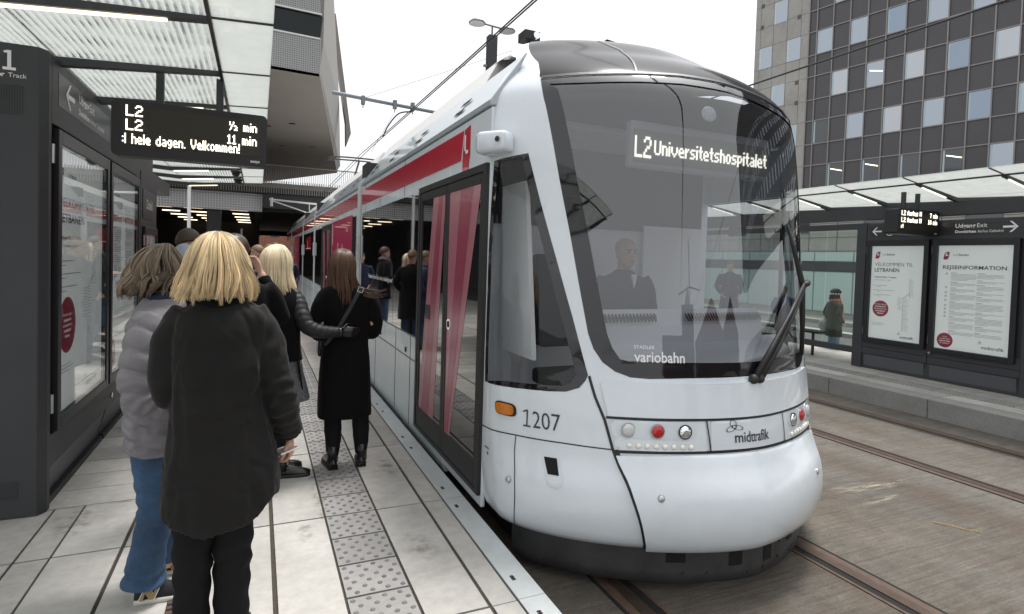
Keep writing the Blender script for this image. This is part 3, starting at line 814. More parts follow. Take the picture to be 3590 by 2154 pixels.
# --- departure boards
def board(name, label, x0, x1, y, z0, z1, lines, posts, ztop, small, dep=.13):
    e = empty(name, ((x0 + x1) / 2, y, z0)); thing(e, label, "departure board", "hanging departure boards")
    ox, oy, oz = e.location; w = x1 - x0; h = z1 - z0
    r_ = .035; pts = []
    for cx_, cz_, a0 in ((w / 2 - r_, r_, -90), (w / 2 - r_, h - r_, 0), (-w / 2 + r_, h - r_, 90), (-w / 2 + r_, r_, 180)):
        for q in range(5): a = R(a0 + 22.5 * q); pts.append((cx_ + r_ * math.cos(a), 0, cz_ + r_ * math.sin(a)))
    q = MB(); q.prism(pts, (0, dep, 0)); q.build("housing", "black", e)
    q = MB(); q.box(-w / 2 + .065, w / 2 - .045, -.004, .001, .075, h - .045); scr = q.build("screen", "led_panel", e)
    q = MB(); px = (w - .11) / 128
    for txt, xa, zz, size, al in lines:
        cells, tw = led_cells(txt); cs = size / 8.2; wr = .69 if len(txt) > 12 else .84; tw *= cs * wr
        x_ = -w / 2 + .065 + xa if al == 'L' else w / 2 - .05 - xa - tw
        for i, j in cells: q.box(x_ + i * cs * wr, x_ + (i + 1.14) * cs * wr, -.0065, -.0038, zz + (j + .04) * cs, zz + (j + 1.0) * cs)
    q.build("lettering", "led", scr)
    q = MB(); q.text(small, (w / 2 - .11, -.001, .028), (1, 0, 0), ZV, .030, .02); q.build("maker_mark", "white_letter", e)
    for px_ in posts:
        q = MB(); q.box(px_ - .024 - ox, px_ + .024 - ox, dep / 2 - .024, dep / 2 + .024, h - .002, ztop - oz); q.build("post", "kiosk", e)
    return e
board("departure_board", "black departure board reading Velkommen, hung above the near platform", -.934, .047, 4.73, 2.298, 2.682,
      [("L2", .02, .275, .088, 'L'), ("L2", .02, .178, .088, 'L'), ("½ min", .02, .250, .075, 'R'), ("11 min", .02, .150, .080, 'R'), (":l hele dagen. Velkommen!", .0, .085, .082, 'L')], (-.655, -.275), 2.92, "aesys")
board("departure_board", "black departure board listing Aarhus H, hung above the far platform", 8.46, 9.43, 5.32, 2.205, 2.575,
      [("L2 Aarhus H", .0, .272, .082, 'L'), ("7 min", .01, .262, .08, 'R'), ("L2 Aarhus H", .0, .172, .082, 'L'), ("14 min", .01, .165, .08, 'R'), ("rt", .0, .085, .07, 'L')], (8.72, 9.05), 2.83, "aesys", dep=.20)

# --- platform canopies
def canopy(label, xe, ze, xi, zi, xb, zb, y0, n, pitch, sg, lights, girder, glassy):
    """glazed canopy: edge at xe, girder at xi, rear edge at xb; beams every pitch from y0"""
    e = empty("platform_canopy", (xi, y0, 0)); thing(e, label, "platform canopy", "glass canopies over the platforms")
    def put(q, name, m_, parent=e, **k):
        q.v = [(v[0] - xi, v[1] - y0, v[2]) for v in q.v]; return q.build(name, m_, parent, **k)
    sl = (ze - zi) / (xe - xi); xs = xe - sg * .33 * -1
    xs = xe + sg * .33; zs = ze + sl * (xs - xe)
    for k in range(n):
        y = y0 + k * pitch
        q = MB(); q.prism([(xs, y - .03, zs - .006), (xi, y - .03, zi - .006), (xi, y - .03, zi - .060), (xs, y - .03, zs - .030)], (0, .06, 0))
        q.prism([(xi, y - .03, zi - .006), (xb, y - .03, zb - .006), (xb, y - .03, zb - .05), (xi, y - .03, zi - .060)], (0, .06, 0))
        bm_ = put(q, "beam", "kiosk")
        if k in lights:
            a, c = lights[k]; q = MB(); bo = lambda x: (zs - .030) + (zi - .060 - zs + .030) * (x - xs) / (xi - xs); za = bo(a); zc = bo(c)
            q.prism([(a, y - .011, za - .013), (c, y - .011, zc - .013), (c, y - .011, zc - .001), (a, y - .011, za - .001)], (0, .022, 0)); put(q, "light_tube", "lamp_warm" if sg < 0 else "lamp_white", bm_)
        if k == n - 1: break
        q = MB(); q.prism([(xs, y + .014, zs), (xi, y + .014, zi), (xi, y + .014, zi + .012), (xs, y + .014, zs + .012)], (0, pitch - .028, 0)); put(q, "glass_pane", glassy)
        q = MB(); q.prism([(xi - sg * -.02, y + .014, zi), (xb, y + .014, zb), (xb, y + .014, zb + .012), (xi - sg * -.02, y + .014, zi + .012)], (0, pitch - .028, 0)); put(q, "glass_pane", glassy)
        q = MB(); q.prism([(xe, y + .014, ze), (xs - sg * .016, y + .014, zs), (xs - sg * .016, y + .014, zs + .012), (xe, y + .014, ze + .012)], (0, pitch - .028, 0)); put(q, "edge_pane", "canopy_milky")
    q = MB(); q.bar((xs - sg * .008, y0 - .1, zs - .005), (xs - sg * .008, y0 + (n - 1) * pitch + .1, zs - .005), .02, .03); put(q, "glazing_bar", "black")
    for k in range(n):
        q = MB(); q.prism([(xe, y0 + k * pitch - .012, ze - .005), (xs, y0 + k * pitch - .012, zs - .005), (xs, y0 + k * pitch - .012, zs + .003), (xe, y0 + k * pitch - .012, ze + .003)], (0, .024, 0))
        put(q, "glazing_clip", "steel_dark")
    q = MB()
    for a, c, z0, z1 in girder: q.box(min(xi, xi - sg * -.16), max(xi, xi - sg * -.16), a, c, z0, z1)
    put(q, "girder", "kiosk")
    return e
canopy("long glass canopy with striped panes above the near platform", .06, 2.95, -1.20, 2.875, -2.7, 2.95, 3.57 - 1.03 * 4, 13, 1.03, -1,
       {4: (-.46, -1.22), 2: (-.3, -1.2), 6: (-.45, -.85), 10: (-.7, -1.15), 11: (-.7, -1.15), 12: (-.7, -1.15), 9: (-.7, -1.15)}, [(7.14, 9.75, 2.43, 2.60)], "canopy_striped")
canopy("glass canopy with white light tubes above the far platform", 8.22, 2.965, 9.47, 2.78, 11.2, 2.93, 1.01, 12, 1.03, 1,
       {k: (8.66, 9.22) for k in range(12)}, [(1.0, 12.4, 2.52, 2.72)], "canopy_milky")
# two dome cameras under the far end of the near canopy
for yy, zz, lb in ((9.2, 2.84, "black dome camera under the canopy, nearer of the two"), (10.2, 2.84, "black dome camera under the canopy, farther of the two")):
    q = MB(); q.tube([(-.31, yy, zz - .01), (-.31, yy, zz - .03), (-.31, yy, zz - .05)], [.035, .07, .07], 14); q.ball((-.31, yy, zz - .055), (.055, .055, .055))
    thing(q.build("dome_camera", "black", smooth=True), lb, "security camera", "dome cameras under the canopy")

# --- glass wind screen of the far shelter
gs = empty("glass_screen", (XR + .1, 6.62, 0)); thing(gs, "clear glass wind screen left of the poster kiosk across the tracks", "glass screen")
def loc(q, o): q.v = [(v[0] - o[0], v[1] - o[1], v[2] - o[2]) for v in q.v]; return q
q = loc(MB().box(XR + .02, XR + .12, 6.62, 11.5, .22, .32), gs.location); q.build("bottom_rail", "kiosk", gs)
q = loc(MB().box(XR + .02, XR + .12, 6.62, 11.5, 2.36, 2.46), gs.location); q.build("top_rail", "kiosk", gs)
for k in range(8):
    y = 6.63 + k * .62; q = loc(MB().box(XR + .062, XR + .072, y, y + .60, .32, 2.36), gs.location); q.build("glass_pane", "pane", gs)
for yy in (6.62 + .62 * 3 + .0, 11.5):
    q = loc(MB().box(XR + .03, XR + .11, yy + .60, yy + .615, 0, .22), gs.location); q.build("foot", "kiosk", gs)
q = MB(); q.box(XR + .15, XR + .48, 7.4, 8.6, .44, .475)
for yy in (7.6, 8.4): q.box(XR + .28, XR + .32, yy, yy + .04, 0, .44)
thing(q.build("waiting_bench", "frame_dark", bevel=.004), "narrow dark bench behind the glass screen across the tracks", "bench")

# ------------------------------------------------------------------ buildings
# office tower: s runs along the facade (positive = away from us), z up
T0 = Vector((38.622, 31.387, 0)); TT = Vector((-.17202, .98509, 0)); TN = Vector((-.98509, -.17202, 0))
tw = empty("office_tower", T0); thing(tw, "tall office tower of dark grey panels with staggered windows and a concrete end bay", "office tower")
def F(s, z, d=0.0): return TT * s + TN * d + ZV * z
def fbox(mb, s0, s1, z0, z1, d0, d1):
    mb.prism([F(s0, z0, d0), F(s1, z0, d0), F(s1, z1, d0), F(s0, z1, d0)], TN * (d1 - d0))
ZT = 36.0
b = MB(); fbox(b, .35, 4.92, -.3, ZT, -14, 0); b.build("concrete_wall", "concrete_panel", tw)
b = MB(); fbox(b, -85, .34, 7.6, ZT, -14, -.05); b.build("panel_wall", "tower_panel", tw)
b = MB()
zl = []
for k in range(9):
    z = 7.78 + 3.4 * k; zl += [z, z + 1.78]
for z in zl: fbox(b, -85, .34, z - .036, z + .036, -.05, .03)
cols = [.31, -.31] + [-.31 - 1.215 * (i + 1) for i in range(68)]
for s in cols: fbox(b, s - .036, s + .036, 7.6, ZT, -.05, .045)
b.build("facade_grid", "tower_frame", tw)
b = MB()
for z in zl + [7.0, 3.6]: fbox(b, .36, 4.93, z - .012, z + .012, 0, .006)
for s in (.98, 2.1, 3.3, 4.45): fbox(b, s - .012, s + .012, -.3, ZT, 0, .006)
for s, z in ((1.17, 21.3), (4.3, 23.2), (4.3, 21.45), (1.15, 16.2), (1.1, 14.6), (3.2, 9.6), (3.3, 11.4)): fbox(b, s - .14, s + .14, z - .17, z + .17, 0, .01)
b.build("panel_joints", "concrete_line", tw)
rnd = random.Random(11)
for k in range(9):
    z = 7.78 + 3.4 * k
    for i in range(1, 62):
        if (i + k) % 2: continue
        s1 = -.31 - 1.215 * (i - 1) - .048; s0 = s1 - 1.12
        if (k > 4 and i > 14) or (i > 24 and (k > 4 or k < 1)): continue
        w = MB(); fbox(w, s0, s1, z + .05, z + 1.73, -.06, -.015)
        wo_ = w.build("window", "tower_glass_dark" if (k == 0 and i < 9) or (k == 1 and i in (1,)) else rnd.choice(("tower_glass", "tower_glass", "tower_glass_cool", "tower_glass_pale")), tw)
        w = MB(); fbox(w, s1 - .12, s1 - .01, z + .06, z + 1.72, -.014, -.008); w.build("blind", "blind_pale", wo_)
        if (k, i) in ((0, 2), (0, 4), (4, 5 + 1), (4, 8), (5, 5), (0, 8)) or rnd.random() < .05:
            w = MB(); zz = z + rnd.uniform(.9, 1.45); w.prism([F(s0 + .08, zz - .05, -.012), F(s1 - .2, zz + .18, -.012), F(s1 - .2, zz + .25, -.012), F(s0 + .08, zz + .02, -.012)], TN * .004); w.build("ceiling_light", "lamp_warm", wo_)
for s0, z in ((2.15, 21.35), (.96, 18.0), (3.35, 18.0), (2.12, 14.65), (.96, 11.2), (3.35, 24.8), (.96, 24.8), (2.15, 28.1)):
    w = MB(); fbox(w, s0, s0 + 1.11, z, z + 1.72, .002, .02); wo_ = w.build("window", "tower_glass", tw)
    w = MB(); fbox(w, s0 + .95, s0 + 1.08, z + .03, z + 1.69, .021, .024); w.build("blind", "teal_glass", wo_)

# low podium across the street, seen through the glass screen
po = empty("podium_building", (20, 14, -.3)); thing(po, "low concrete building with frosted teal windows behind the glass screen", "building")
def pb(name, m_, x0, x1, y0, y1, z0, z1, parent=po): return loc(MB().box(x0, x1, y0, y1, z0, z1), po.location).build(name, m_, parent)
pb("wall", "concrete_panel", 20, 26, 4, 40, -.3, 3.95)
q = MB()
for k in range(30): q.box(19.985, 20, 4 + k * 1.2, 4.02 + k * 1.2, 2.32, 3.95)
for z in (2.34, 2.86, 3.4): q.box(19.986, 20, 4, 40, z, z + .018)
loc(q, po.location).build("panel_joints", "concrete_line", po)
pb("window_band", "kiosk", 19.93, 20, 4, 40, 1.56, 1.94)
for k in range(14):
    y = 6 + k * 1.62
    pb("window", "teal_glass", 19.95, 20, y, y + 1.56, .03, 1.55); pb("window", "teal_glass", 19.95, 20, y, y + 1.56, 1.96, 2.30)
    if k % 2 == 0: pb("window", "tower_glass_dark", 19.97, 20, y + .3, y + 1.3, 3.05, 3.5)

# library block overhanging the tracks
lb = empty("library_building", (-2, 18, 0)); thing(lb, "angular grey library block with a brown overhanging soffit and a ribbon window", "building")
def lp(name, m_, pts, d, parent=lb):
    q = MB(); q.prism(pts, d); loc(q, lb.location); return q.build(name, m_, parent)
A = Vector((-14, 17.0, 7)); B = Vector((1.59, 18.08, 7)); Cc = Vector((4.66, 39.24, 7)); Dd_ = Vector((.40, 47.8, 7)); Ee = Vector((-14, 47.8, 7))
lp("soffit", "soffit", [A, B, Cc, Dd_, Ee], (0, 0, .12))
U = Vector((0, 0, 1))
def front(z0, z1, off): return [A + U * (z0 - 7) + Vector((0, off, 0)), B + U * (z0 - 7) + Vector((0, off, 0)), B + U * (z1 - 7) + Vector((.06, off, 0)), A + U * (z1 - 7) + Vector((0, off, 0))]
lp("perforated_cladding", "perforated_fine", front(7.0, 8.0, -.01), (0, .3, 0))
lp("ribbon_window", "ribbon_glass", front(8.04, 8.72, .06), (0, .3, 0))
lp("perforated_cladding", "perforated_fine", front(8.76, 13.5, -.01), (0, .3, 0))
q = MB(); q.bar(A + U * 1.02 + Vector((0, -.02, 0)), B + U * 1.02 + Vector((0, -.02, 0)), .04); q.bar(A + U * 1.74 + Vector((0, -.02, 0)), B + U * 1.74 + Vector((.03, -.02, 0)), .04); loc(q, lb.location); q.build("window_rail", "white_paint", lb)
lp("side_wall", "facet", [B + Vector((.004, 0, .13)), B + Vector((.1, .1, 1.0)), Vector((3.6, 30, 9.25)), Vector((4.95, 40, 7.6)), Cc + Vector((.004, 0, .13))], (-.3, .05, 0))
lp("side_wall", "facet", [B + Vector((.1, .1, 1.0)), B + Vector((.12, .1, 6)), Vector((2.2, 30, 14)), Vector((3.6, 30, 9.25))], (-.3, .05, 0))
for x, y in ((-.2, 21.5), (1.2, 25.5), (.3, 26.5), (-1.2, 24), (2.4, 30.5), (1.0, 31), (-.5, 33), (3.2, 36.5), (2.0, 38.5), (.8, 40.5), (-2.2, 30), (-3.5, 22)):
    q = MB(); q.disc((x, y, 6.985), (0, 0, 1), .13, 12, .01); loc(q, lb.location); q.build("downlight", "black", lb)
# thin blade of facade standing clear of the block
bl = MB(); bl.prism([(3.08, 30, 13.6), (3.35, 30, 13.6), (4.20, 30, 7.78), (3.98, 30, 7.13), (3.94, 30, 8.3)], (0, .5, 0))
thing(bl.build("facade_blade", "facet"), "thin pointed blade of grey facade standing free beside the library block", "facade blade")

# concourse under the bridge at the end of the platforms
cn = empty("station_concourse", (0, 30, 0)); thing(cn, "dark open concourse with strip ceiling lights beneath a perforated white band", "station hall")
def cb(name, m_, x0, x1, y0, y1, z0, z1): return loc(MB().box(x0, x1, y0, y1, z0, z1), cn.location).build(name, m_, cn)
cb("perforated_band", "perforated", -16, .14, 29.9, 30.05, 3.58, 4.42)
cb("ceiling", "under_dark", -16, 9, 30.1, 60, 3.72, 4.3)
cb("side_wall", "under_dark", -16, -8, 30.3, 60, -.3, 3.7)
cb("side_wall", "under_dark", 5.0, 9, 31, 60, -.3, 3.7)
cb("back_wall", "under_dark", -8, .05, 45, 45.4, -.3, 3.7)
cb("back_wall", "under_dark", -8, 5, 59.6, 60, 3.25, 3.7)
cb("column", "steel_dark", -2.22, -1.62, 30.2, 30.8, 0, 3.7)
cb("glass_door", "teal_glass", -.82, -.74, 32, 32.1, .0, 2.8)
for r_ in range(5):
    for x in (-4.6, -3.3, -1.3):
        cb("ceiling_light", "lamp_warm", x, x + .8, 31.5 + r_ * 3.2, 31.58 + r_ * 3.2, 3.67, 3.72)
q = MB()
for k in range(14): q.box(-.2, .15, 31 + k, 31.06 + k, 3.6, 3.7)
loc(q, cn.location).build("ceiling_rib", "steel_dark", cn)
# deck of the footbridge with its railing
fb = empty("footbridge", (3, 29, 4)); thing(fb, "footbridge deck with slatted balustrade crossing above the tracks", "footbridge")
def fbx(name, m_, *a): return loc(MB().box(*a), fb.location).build(name, m_, fb)
fbx("deck", "under_dark", -16, 14, 29.0, 31.0, 4.42, 4.66)
fbx("edge_beam", "steel_dark", .14, 14, 29.2, 29.5, 3.72, 4.40)
fbx("edge_beam", "steel_dark", -1.0, 14, 30.2, 30.5, 3.62, 3.9)
q = MB()
for k in range(190): q.box(-6 + k * .105, -5.965 + k * .105, 28.95, 28.99, 4.40, 5.0)
loc(q, fb.location).build("balustrade", "railing", fb)
q = MB()
for k in range(150): q.box(-2 + k * .105, -1.982 + k * .105, 30.9, 30.92, 5.0, 6.0)
for z in (5.05, 5.95): q.box(-2, 13.8, 30.88, 30.94, z, z + .05)
q.box(-2, 13.8, 30.95, 31.0, 4.6, 5.05)
loc(q, fb.location).build("railing", "railing", fb)
# brick house beyond the tracks
def house(name, x, y, w, d, h, rh, label, m_="brick", rot=0, wins=True, group=None):
    e = empty(name, (x, y, -.3), rot); thing(e, label, "house", group)
    MB().box(-w / 2, w / 2, 0, d, 0, h).build("wall", m_, e)
    q = MB(); q.prism([(-w / 2 - .2, -.2, h), (w / 2 + .2, -.2, h), (0, -.2, h + rh)], (0, d + .4, 0)); q.build("roof", "roof_tile", e)
    if wins:
        n = int(w / 2.2)
        for i in range(n):
            for z in np.arange(1.0, h - 1, 2.9):
                q = MB(); xx = -w / 2 + (i + .5) * w / n; q.box(xx - .5, xx + .5, -.03, .02, z, z + 1.5); q.build("window", "tower_glass_dark", e)
    return e
house("brick_house", 3, 78, 22, 8, 6, 2.5, "red brick house far beyond the dark concourse")

# ------------------------------------------------------------------ overhead line, masts, lamps
def wire(name, pts, r_, label, group=None):
    q = MB(); q.tube(pts, r_, 6); return thing(q.build(name, "black"), label, "overhead wire", group)
wire("contact_wire", [(2.705, -70, 4.6), (2.705, -6, 4.42), (2.70, 7.9, 4.47), (2.70, 16, 4.52), (2.70, 33, 4.3)], .010, "lower overhead contact wire running above the waiting tram", "contact wires over the near track")
wire("contact_wire", [(2.69, -70, 4.64), (2.688, -6, 4.442), (2.69, 7.9, 4.495), (2.695, 13.5, 4.545), (2.695, 17, 4.60), (2.69, 33, 4.45)], .010, "upper overhead contact wire running above the waiting tram", "contact wires over the near track")
wire("contact_wire", [(6.685, -70, 4.5), (6.685, -6, 4.30), (6.685, 6, 4.37), (6.685, 33, 4.35)], .013, "single overhead wire above the empty far track crossing the tower")
ab = empty("bracket_arm", (2.0, 17, 6.1)); thing(ab, "grey tubular bracket arm carrying the overhead wire below the sky", "bracket arm")
q = MB(); q.tube([(-.15, 0, .12), (3.0, 0, -.05)], .055, 10); q.build("tube", "steel_grey", ab)
for x in (.70, 1.62, 2.15):
    q = MB(); q.box(x - .05, x + .05, -.07, .07, -.10, .14); q.tube([(x, 0, -.05), (x, 0, -.2)], .015, 6); q.build("clamp", "steel_grey", ab)
q = MB(); q.tube(catmull([(2.15, 0, -.12), (1.75, 0, -.22), (1.45, 0, -.6), (1.25, -.2, -1.0)], 5), .022, 6); q.build("registration_arm", "black", ab)
q = MB(); q.tube([(1.62, 0, -.2), (.95, 0, -1.45)], .006, 5); q.tube([(.75, 0, .10), (3.9, -3.5, .9)], .006, 5); q.build("stay_wire", "steel_grey", ab)
ml = empty("lamp_mast", (4.68, 12, -.25)); thing(ml, "dark square mast topped by two shallow round lamp heads above the tram", "lamp mast")
q = MB(); q.box(-.10, .10, -.10, .10, 0, 6.86); q.build("mast", "steel_dark", ml, bevel=.01)
q = MB(); q.tube([(0, 0, 6.8), (0, 0, 7.08)], .022, 8); q.tube([(-.30, 0, 7.10), (.34, 0, 7.06)], .022, 8); q.build("bracket", "steel_grey", ml)
for sx_ in (-1, 1):
    q = MB(); cx_ = .36 * sx_; cz_ = 7.10 - .02 * sx_
    q.tube([(cx_, 0, cz_ - .055), (cx_, 0, cz_ - .04), (cx_, 0, cz_ + .01), (cx_, 0, cz_ + .06)], [.185, .19, .14, .03], 20); l_ = q.build("lamp_head", "steel_grey", ml, smooth=True)
    q = MB(); q.disc((cx_, 0, cz_ - .056), (0, 0, -1), .17, 20); q.build("lens", "clear_lens", l_)
q = MB(); q.bar((-.18, 0, 6.18), (.1, 0, 6.22), .05); q.build("insulator", "steel_grey", ml)
fl = empty("flood_light", (3.75, 8, -.25)); thing(fl, "small black box floodlight with round lens just above the tram roof", "floodlight")
q = MB(); q.box(-.14, .12, -.1, .16, 5.24, 5.38); q.build("housing", "black", fl, bevel=.01)
q = MB(); q.tube([(.04, -.1, 5.30), (.04, -.15, 5.30)], .055, 14); q.build("lens", "chrome", fl)
q = MB(); q.box(-.04, .04, 0, .08, 0, 5.26); q.build("post", "steel_dark", fl)
q = MB(); q.tube([(0, 0, 0), (0, 0, 3.65)], .045, 10); q.box(-.06, .03, -.03, .03, 3.6, 3.66)
o = q.build("pole", "white_paint"); o.location = (-1.75, 18.0, 0); thing(o, "slim white pole standing at the mouth of the dark concourse", "pole")
b = MB(); b.tube([(0, 0, 0), (0, 0, 5.4)], .16, 10); o = b.build("mast", "steel_dark"); o.location = (5.1, 26, 0); thing(o, "short dark mast beyond the pantograph by the bridge railing", "mast")
ca = empty("catenary_bracket", (2.6, 27, 3.6)); thing(ca, "white catenary bracket hung under the footbridge", "catenary bracket")
q = MB(); q.tube([(-2.2, 0, .35), (1.2, 0, .2)], .04, 8); q.tube([(-2.1, 0, .3), (-.6, 0, -.15)], .03, 8); q.tube([(-2.1, 0, .42), (-2.1, 0, .05)], .06, 8); q.tube([(-.55, 0, -.2), (-.55, 0, .25)], .02, 6); q.build("tube", "white_paint", ca)

cm = empty("catenary_mast", (4.75, -26, -.25)); thing(cm, "thin catenary mast with two side arms mirrored in the tram windscreen", "catenary mast")
q = MB(); q.tube([(0, 0, 0), (0, 0, 8.2)], .09, 10); q.build("mast", "steel_dark", cm)
q = MB(); q.tube([(-2.6, 0, 4.7), (0, 0, 5.1)], .06, 8); q.tube([(0, 0, 5.1), (2.6, 0, 4.9)], .06, 8); q.build("side_arm", "steel_grey", cm)
q = MB(); q.tube([(-2.4, 0, 4.75), (0, 0, 7.6)], .015, 6); q.tube([(2.4, 0, 4.9), (0, 0, 7.6)], .015, 6); q.build("stay_wire", "black", cm)
# town on the far side behind the viewpoint, which the tram's glass mirrors
house("gable_house", 30, -95, 30, 8, 5, 6.5, "brick gabled house reflected low in the windscreen", m_="far_brick", rot=PI, group="houses mirrored in the tram")
house("gable_house", 52, -92, 26, 8, 5, 6.5, "wider brick gabled house reflected low in the windscreen", m_="far_brick", rot=PI + .3, group="houses mirrored in the tram")
ch = empty("church", (12, -150, -.3)); thing(ch, "dark church tower with a pointed roof mirrored in the windscreen", "church")
MB().box(-7, 7, -3, 3, 0, 15).build("tower", "far_brick", ch)
q = MB(); q.rings([[(-3.3, -3.1, 15), (3.3, -3.1, 15), (3.3, 3.1, 15), (-3.3, 3.1, 15)], [(-.05, -.05, 20), (.05, -.05, 20), (.05, .05, 20), (-.05, .05, 20)]]); q.build("spire", "steel_dark", ch)
MB().box(-30, -7, -4, 4, 0, 8).build("nave", "far_brick", ch)

# ------------------------------------------------------------------ the tram
XC = 2.705
tr = empty("tram", (XC, 2.5, -.25)); thing(tr, "white articulated tram with red stripe, black windscreen and number 1207 at the platform", "tram")
TO = tr.location
def tbuild(q, name, m_, parent=None, **k):
    """build geometry given in world coordinates as a part (or sub-part) of the tram"""
    o_ = Vector(TO)
    q.v = [(v[0] - o_.x, v[1] - o_.y, v[2] - o_.z) for v in q.v]
    return q.build(name, m_, parent or tr, **k)
_Z = [0.0, 0.05, 0.2, 0.35, 0.5, 0.7, 1.0, 1.3, 1.8, 2.4, 2.64, 2.74, 2.83, 2.93, 3.03, 3.13, 3.22, 3.31, 3.38, 3.41]
_F = [2.48, 2.405, 2.372, 2.395, 2.455, 2.485, 2.535, 2.565, 2.61, 2.675, 2.72, 2.76, 2.83, 2.96, 3.13, 3.33, 3.47, 3.63, 3.9, 4.5]
_W = [1.25, 1.295, 1.318, 1.325, 1.325, 1.325, 1.325, 1.325, 1.325, 1.325, 1.325, 1.31, 1.27, 1.21, 1.14, 1.06, 0.99, 0.87, 0.6, 0.12]
_L = [0.86, 0.88, 0.9, 0.9, 0.9, 0.9, 0.9, 0.9, 0.9, 0.9, 0.89, 0.86, 0.82, 0.74, 0.64, 0.52, 0.46, 0.42, 0.4, 0.4]
def _slopes(xs, ys):
    d = [(ys[i + 1] - ys[i]) / (xs[i + 1] - xs[i]) for i in range(len(xs) - 1)]; m_ = [d[0]]
    for i in range(1, len(xs) - 1): m_.append(0 if d[i - 1] * d[i] <= 0 else 2 * d[i - 1] * d[i] / (d[i - 1] + d[i]))
    return m_ + [d[-1]]
_S = {id(q): _slopes(_Z, q) for q in (_F, _W, _L)}
def herm(ys, x):
    x = min(max(x, _Z[0]), _Z[-1]); i = 0
    while i < len(_Z) - 2 and x > _Z[i + 1]: i += 1
    h = _Z[i + 1] - _Z[i]; t = (x - _Z[i]) / h; m_ = _S[id(ys)]
    return (2 * t ** 3 - 3 * t * t + 1) * ys[i] + (t ** 3 - 2 * t * t + t) * h * m_[i] + (-2 * t ** 3 + 3 * t * t) * ys[i + 1] + (t ** 3 - t * t) * h * m_[i + 1]
_pc = {}
def prof(z):
    k = round(z, 4)
    if k not in _pc: _pc[k] = (herm(_F, k), herm(_W, k), herm(_L, k))
    return _pc[k]
def SH(u, z):
    F_, W, L_ = prof(z); uc = min(max(u, -1), 1); th = uc * PI / 2
    a = W * abs(math.sin(th)) ** 1.25 * (1 if uc >= 0 else -1)
    return Vector((XC + a, F_ + L_ * (1 - max(math.cos(th), 0) ** 1.25) + max(abs(u) - 1, 0), z))
def SN(u, z):
    e = .004
    n = (SH(u + e, z) - SH(u - e, z)).cross(SH(u, min(z + e, 3.409)) - SH(u, max(z - e, 0.001)))
    return n.normalized()
def SP(u, z, off): return SH(u, z) + SN(u, z) * off
def dens(poly, st):
    out = []
    for i in range(len(poly)):
        a, b = poly[i], poly[(i + 1) % len(poly)]; n = max(1, int(math.hypot(b[0] - a[0], b[1] - a[1]) / st))
        out += [(a[0] + (b[0] - a[0]) * k / n, a[1] + (b[1] - a[1]) * k / n) for k in range(n)]
    return out
def inside(p, poly):
    c = False; j = len(poly) - 1
    for i in range(len(poly)):
        if (poly[i][1] > p[1]) != (poly[j][1] > p[1]) and p[0] < (poly[j][0] - poly[i][0]) * (p[1] - poly[i][1]) / (poly[j][1] - poly[i][1]) + poly[i][0]: c = not c
        j = i
    return c
def smooth_poly(poly, n=4):
    k = len(poly); out = []
    for i in range(k):
        a, b, c, d = (Vector((*poly[(i + q) % k], 0)) for q in (-1, 0, 1, 2))
        for s in range(n):
            t = s / n; v = 0.5 * ((2 * b) + (c - a) * t + (2 * a - 5 * b + 4 * c - d) * t * t + (3 * b - a - 3 * c + d) * t ** 3); out.append((v.x, v.y))
    return out
def surf(mb, outer, holes=(), off=0.0, step=.05, rim=None, fn=None):
    """triangulated patch of the nose surface inside polygon `outer` (u, z), minus holes; rim = inner offset of an edge wall"""
    outer = dens(outer, step); holes = [dens(h, step) for h in holes]
    P = [Vector(p) for p in outer]; E_ = [(i, (i + 1) % len(outer)) for i in range(len(outer))]
    for h in holes:
        o_ = len(P); P += [Vector(p) for p in h]; E_ += [(o_ + i, o_ + (i + 1) % len(h)) for i in range(len(h))]
    us = [p[0] for p in outer]; zs = [p[1] for p in outer]
    nu = max(1, int((max(us) - min(us)) / step)); nz = max(1, int((max(zs) - min(zs)) / step))
    for i in range(nu):
        for j in range(nz):
            p = (min(us) + (i + .5 + .05 * (j % 2)) * (max(us) - min(us)) / nu, min(zs) + (j + .5) * (max(zs) - min(zs)) / nz)
            if inside(p, outer) and not any(inside(p, h) for h in holes): P.append(Vector(p))
    r_ = delaunay_2d_cdt(P, E_, [], 0, 1e-6); V, T = r_[0], r_[2]
    T = [t for t in T if inside((sum(V[i][0] for i in t) / 3, sum(V[i][1] for i in t) / 3), outer) and not any(inside((sum(V[i][0] for i in t) / 3, sum(V[i][1] for i in t) / 3), h) for h in holes)]
    fo = fn or (lambda u, z: off)
    mb.add([SP(v[0], v[1], fo(v[0], v[1])) for v in V], [tuple(t) for t in T])
    if rim is not None:
        n = len(outer); mb.add([SP(p[0], p[1], fo(*p)) for p in outer] + [SP(p[0], p[1], rim) for p in outer], [(i, (i + 1) % n, n + (i + 1) % n, n + i) for i in range(n)])
def ribbon(mb, pts, w, off):
    """dark seam line of width w along (u, z) points"""
    Q = []
    for a, b in zip(pts, pts[1:]):
        n = max(1, int(math.hypot(a[0] - b[0], a[1] - b[1]) / .03)); Q += [(a[0] + (b[0] - a[0]) * k / n, a[1] + (b[1] - a[1]) * k / n) for k in range(n)]
    Q.append(pts[-1]); V = []
    for i, q in enumerate(Q):
        p = SP(*q, off); a = SP(*Q[max(i - 1, 0)], off); b = SP(*Q[min(i + 1, len(Q) - 1)], off); s = SN(*q).cross(b - a).normalized() * w / 2; V += [p - s, p + s]
    mb.add(V, [(2 * i, 2 * i + 1, 2 * i + 3, 2 * i + 2) for i in range(len(Q) - 1)])
def u_at_y(y, z):
    lo, hi = .3, 2.6
    for _ in range(30):
        mi = (lo + hi) / 2
        if SH(mi, z).y < y: lo = mi
        else: hi = mi
    return lo
mir = lambda P: [(-u, z) for u, z in P][::-1]
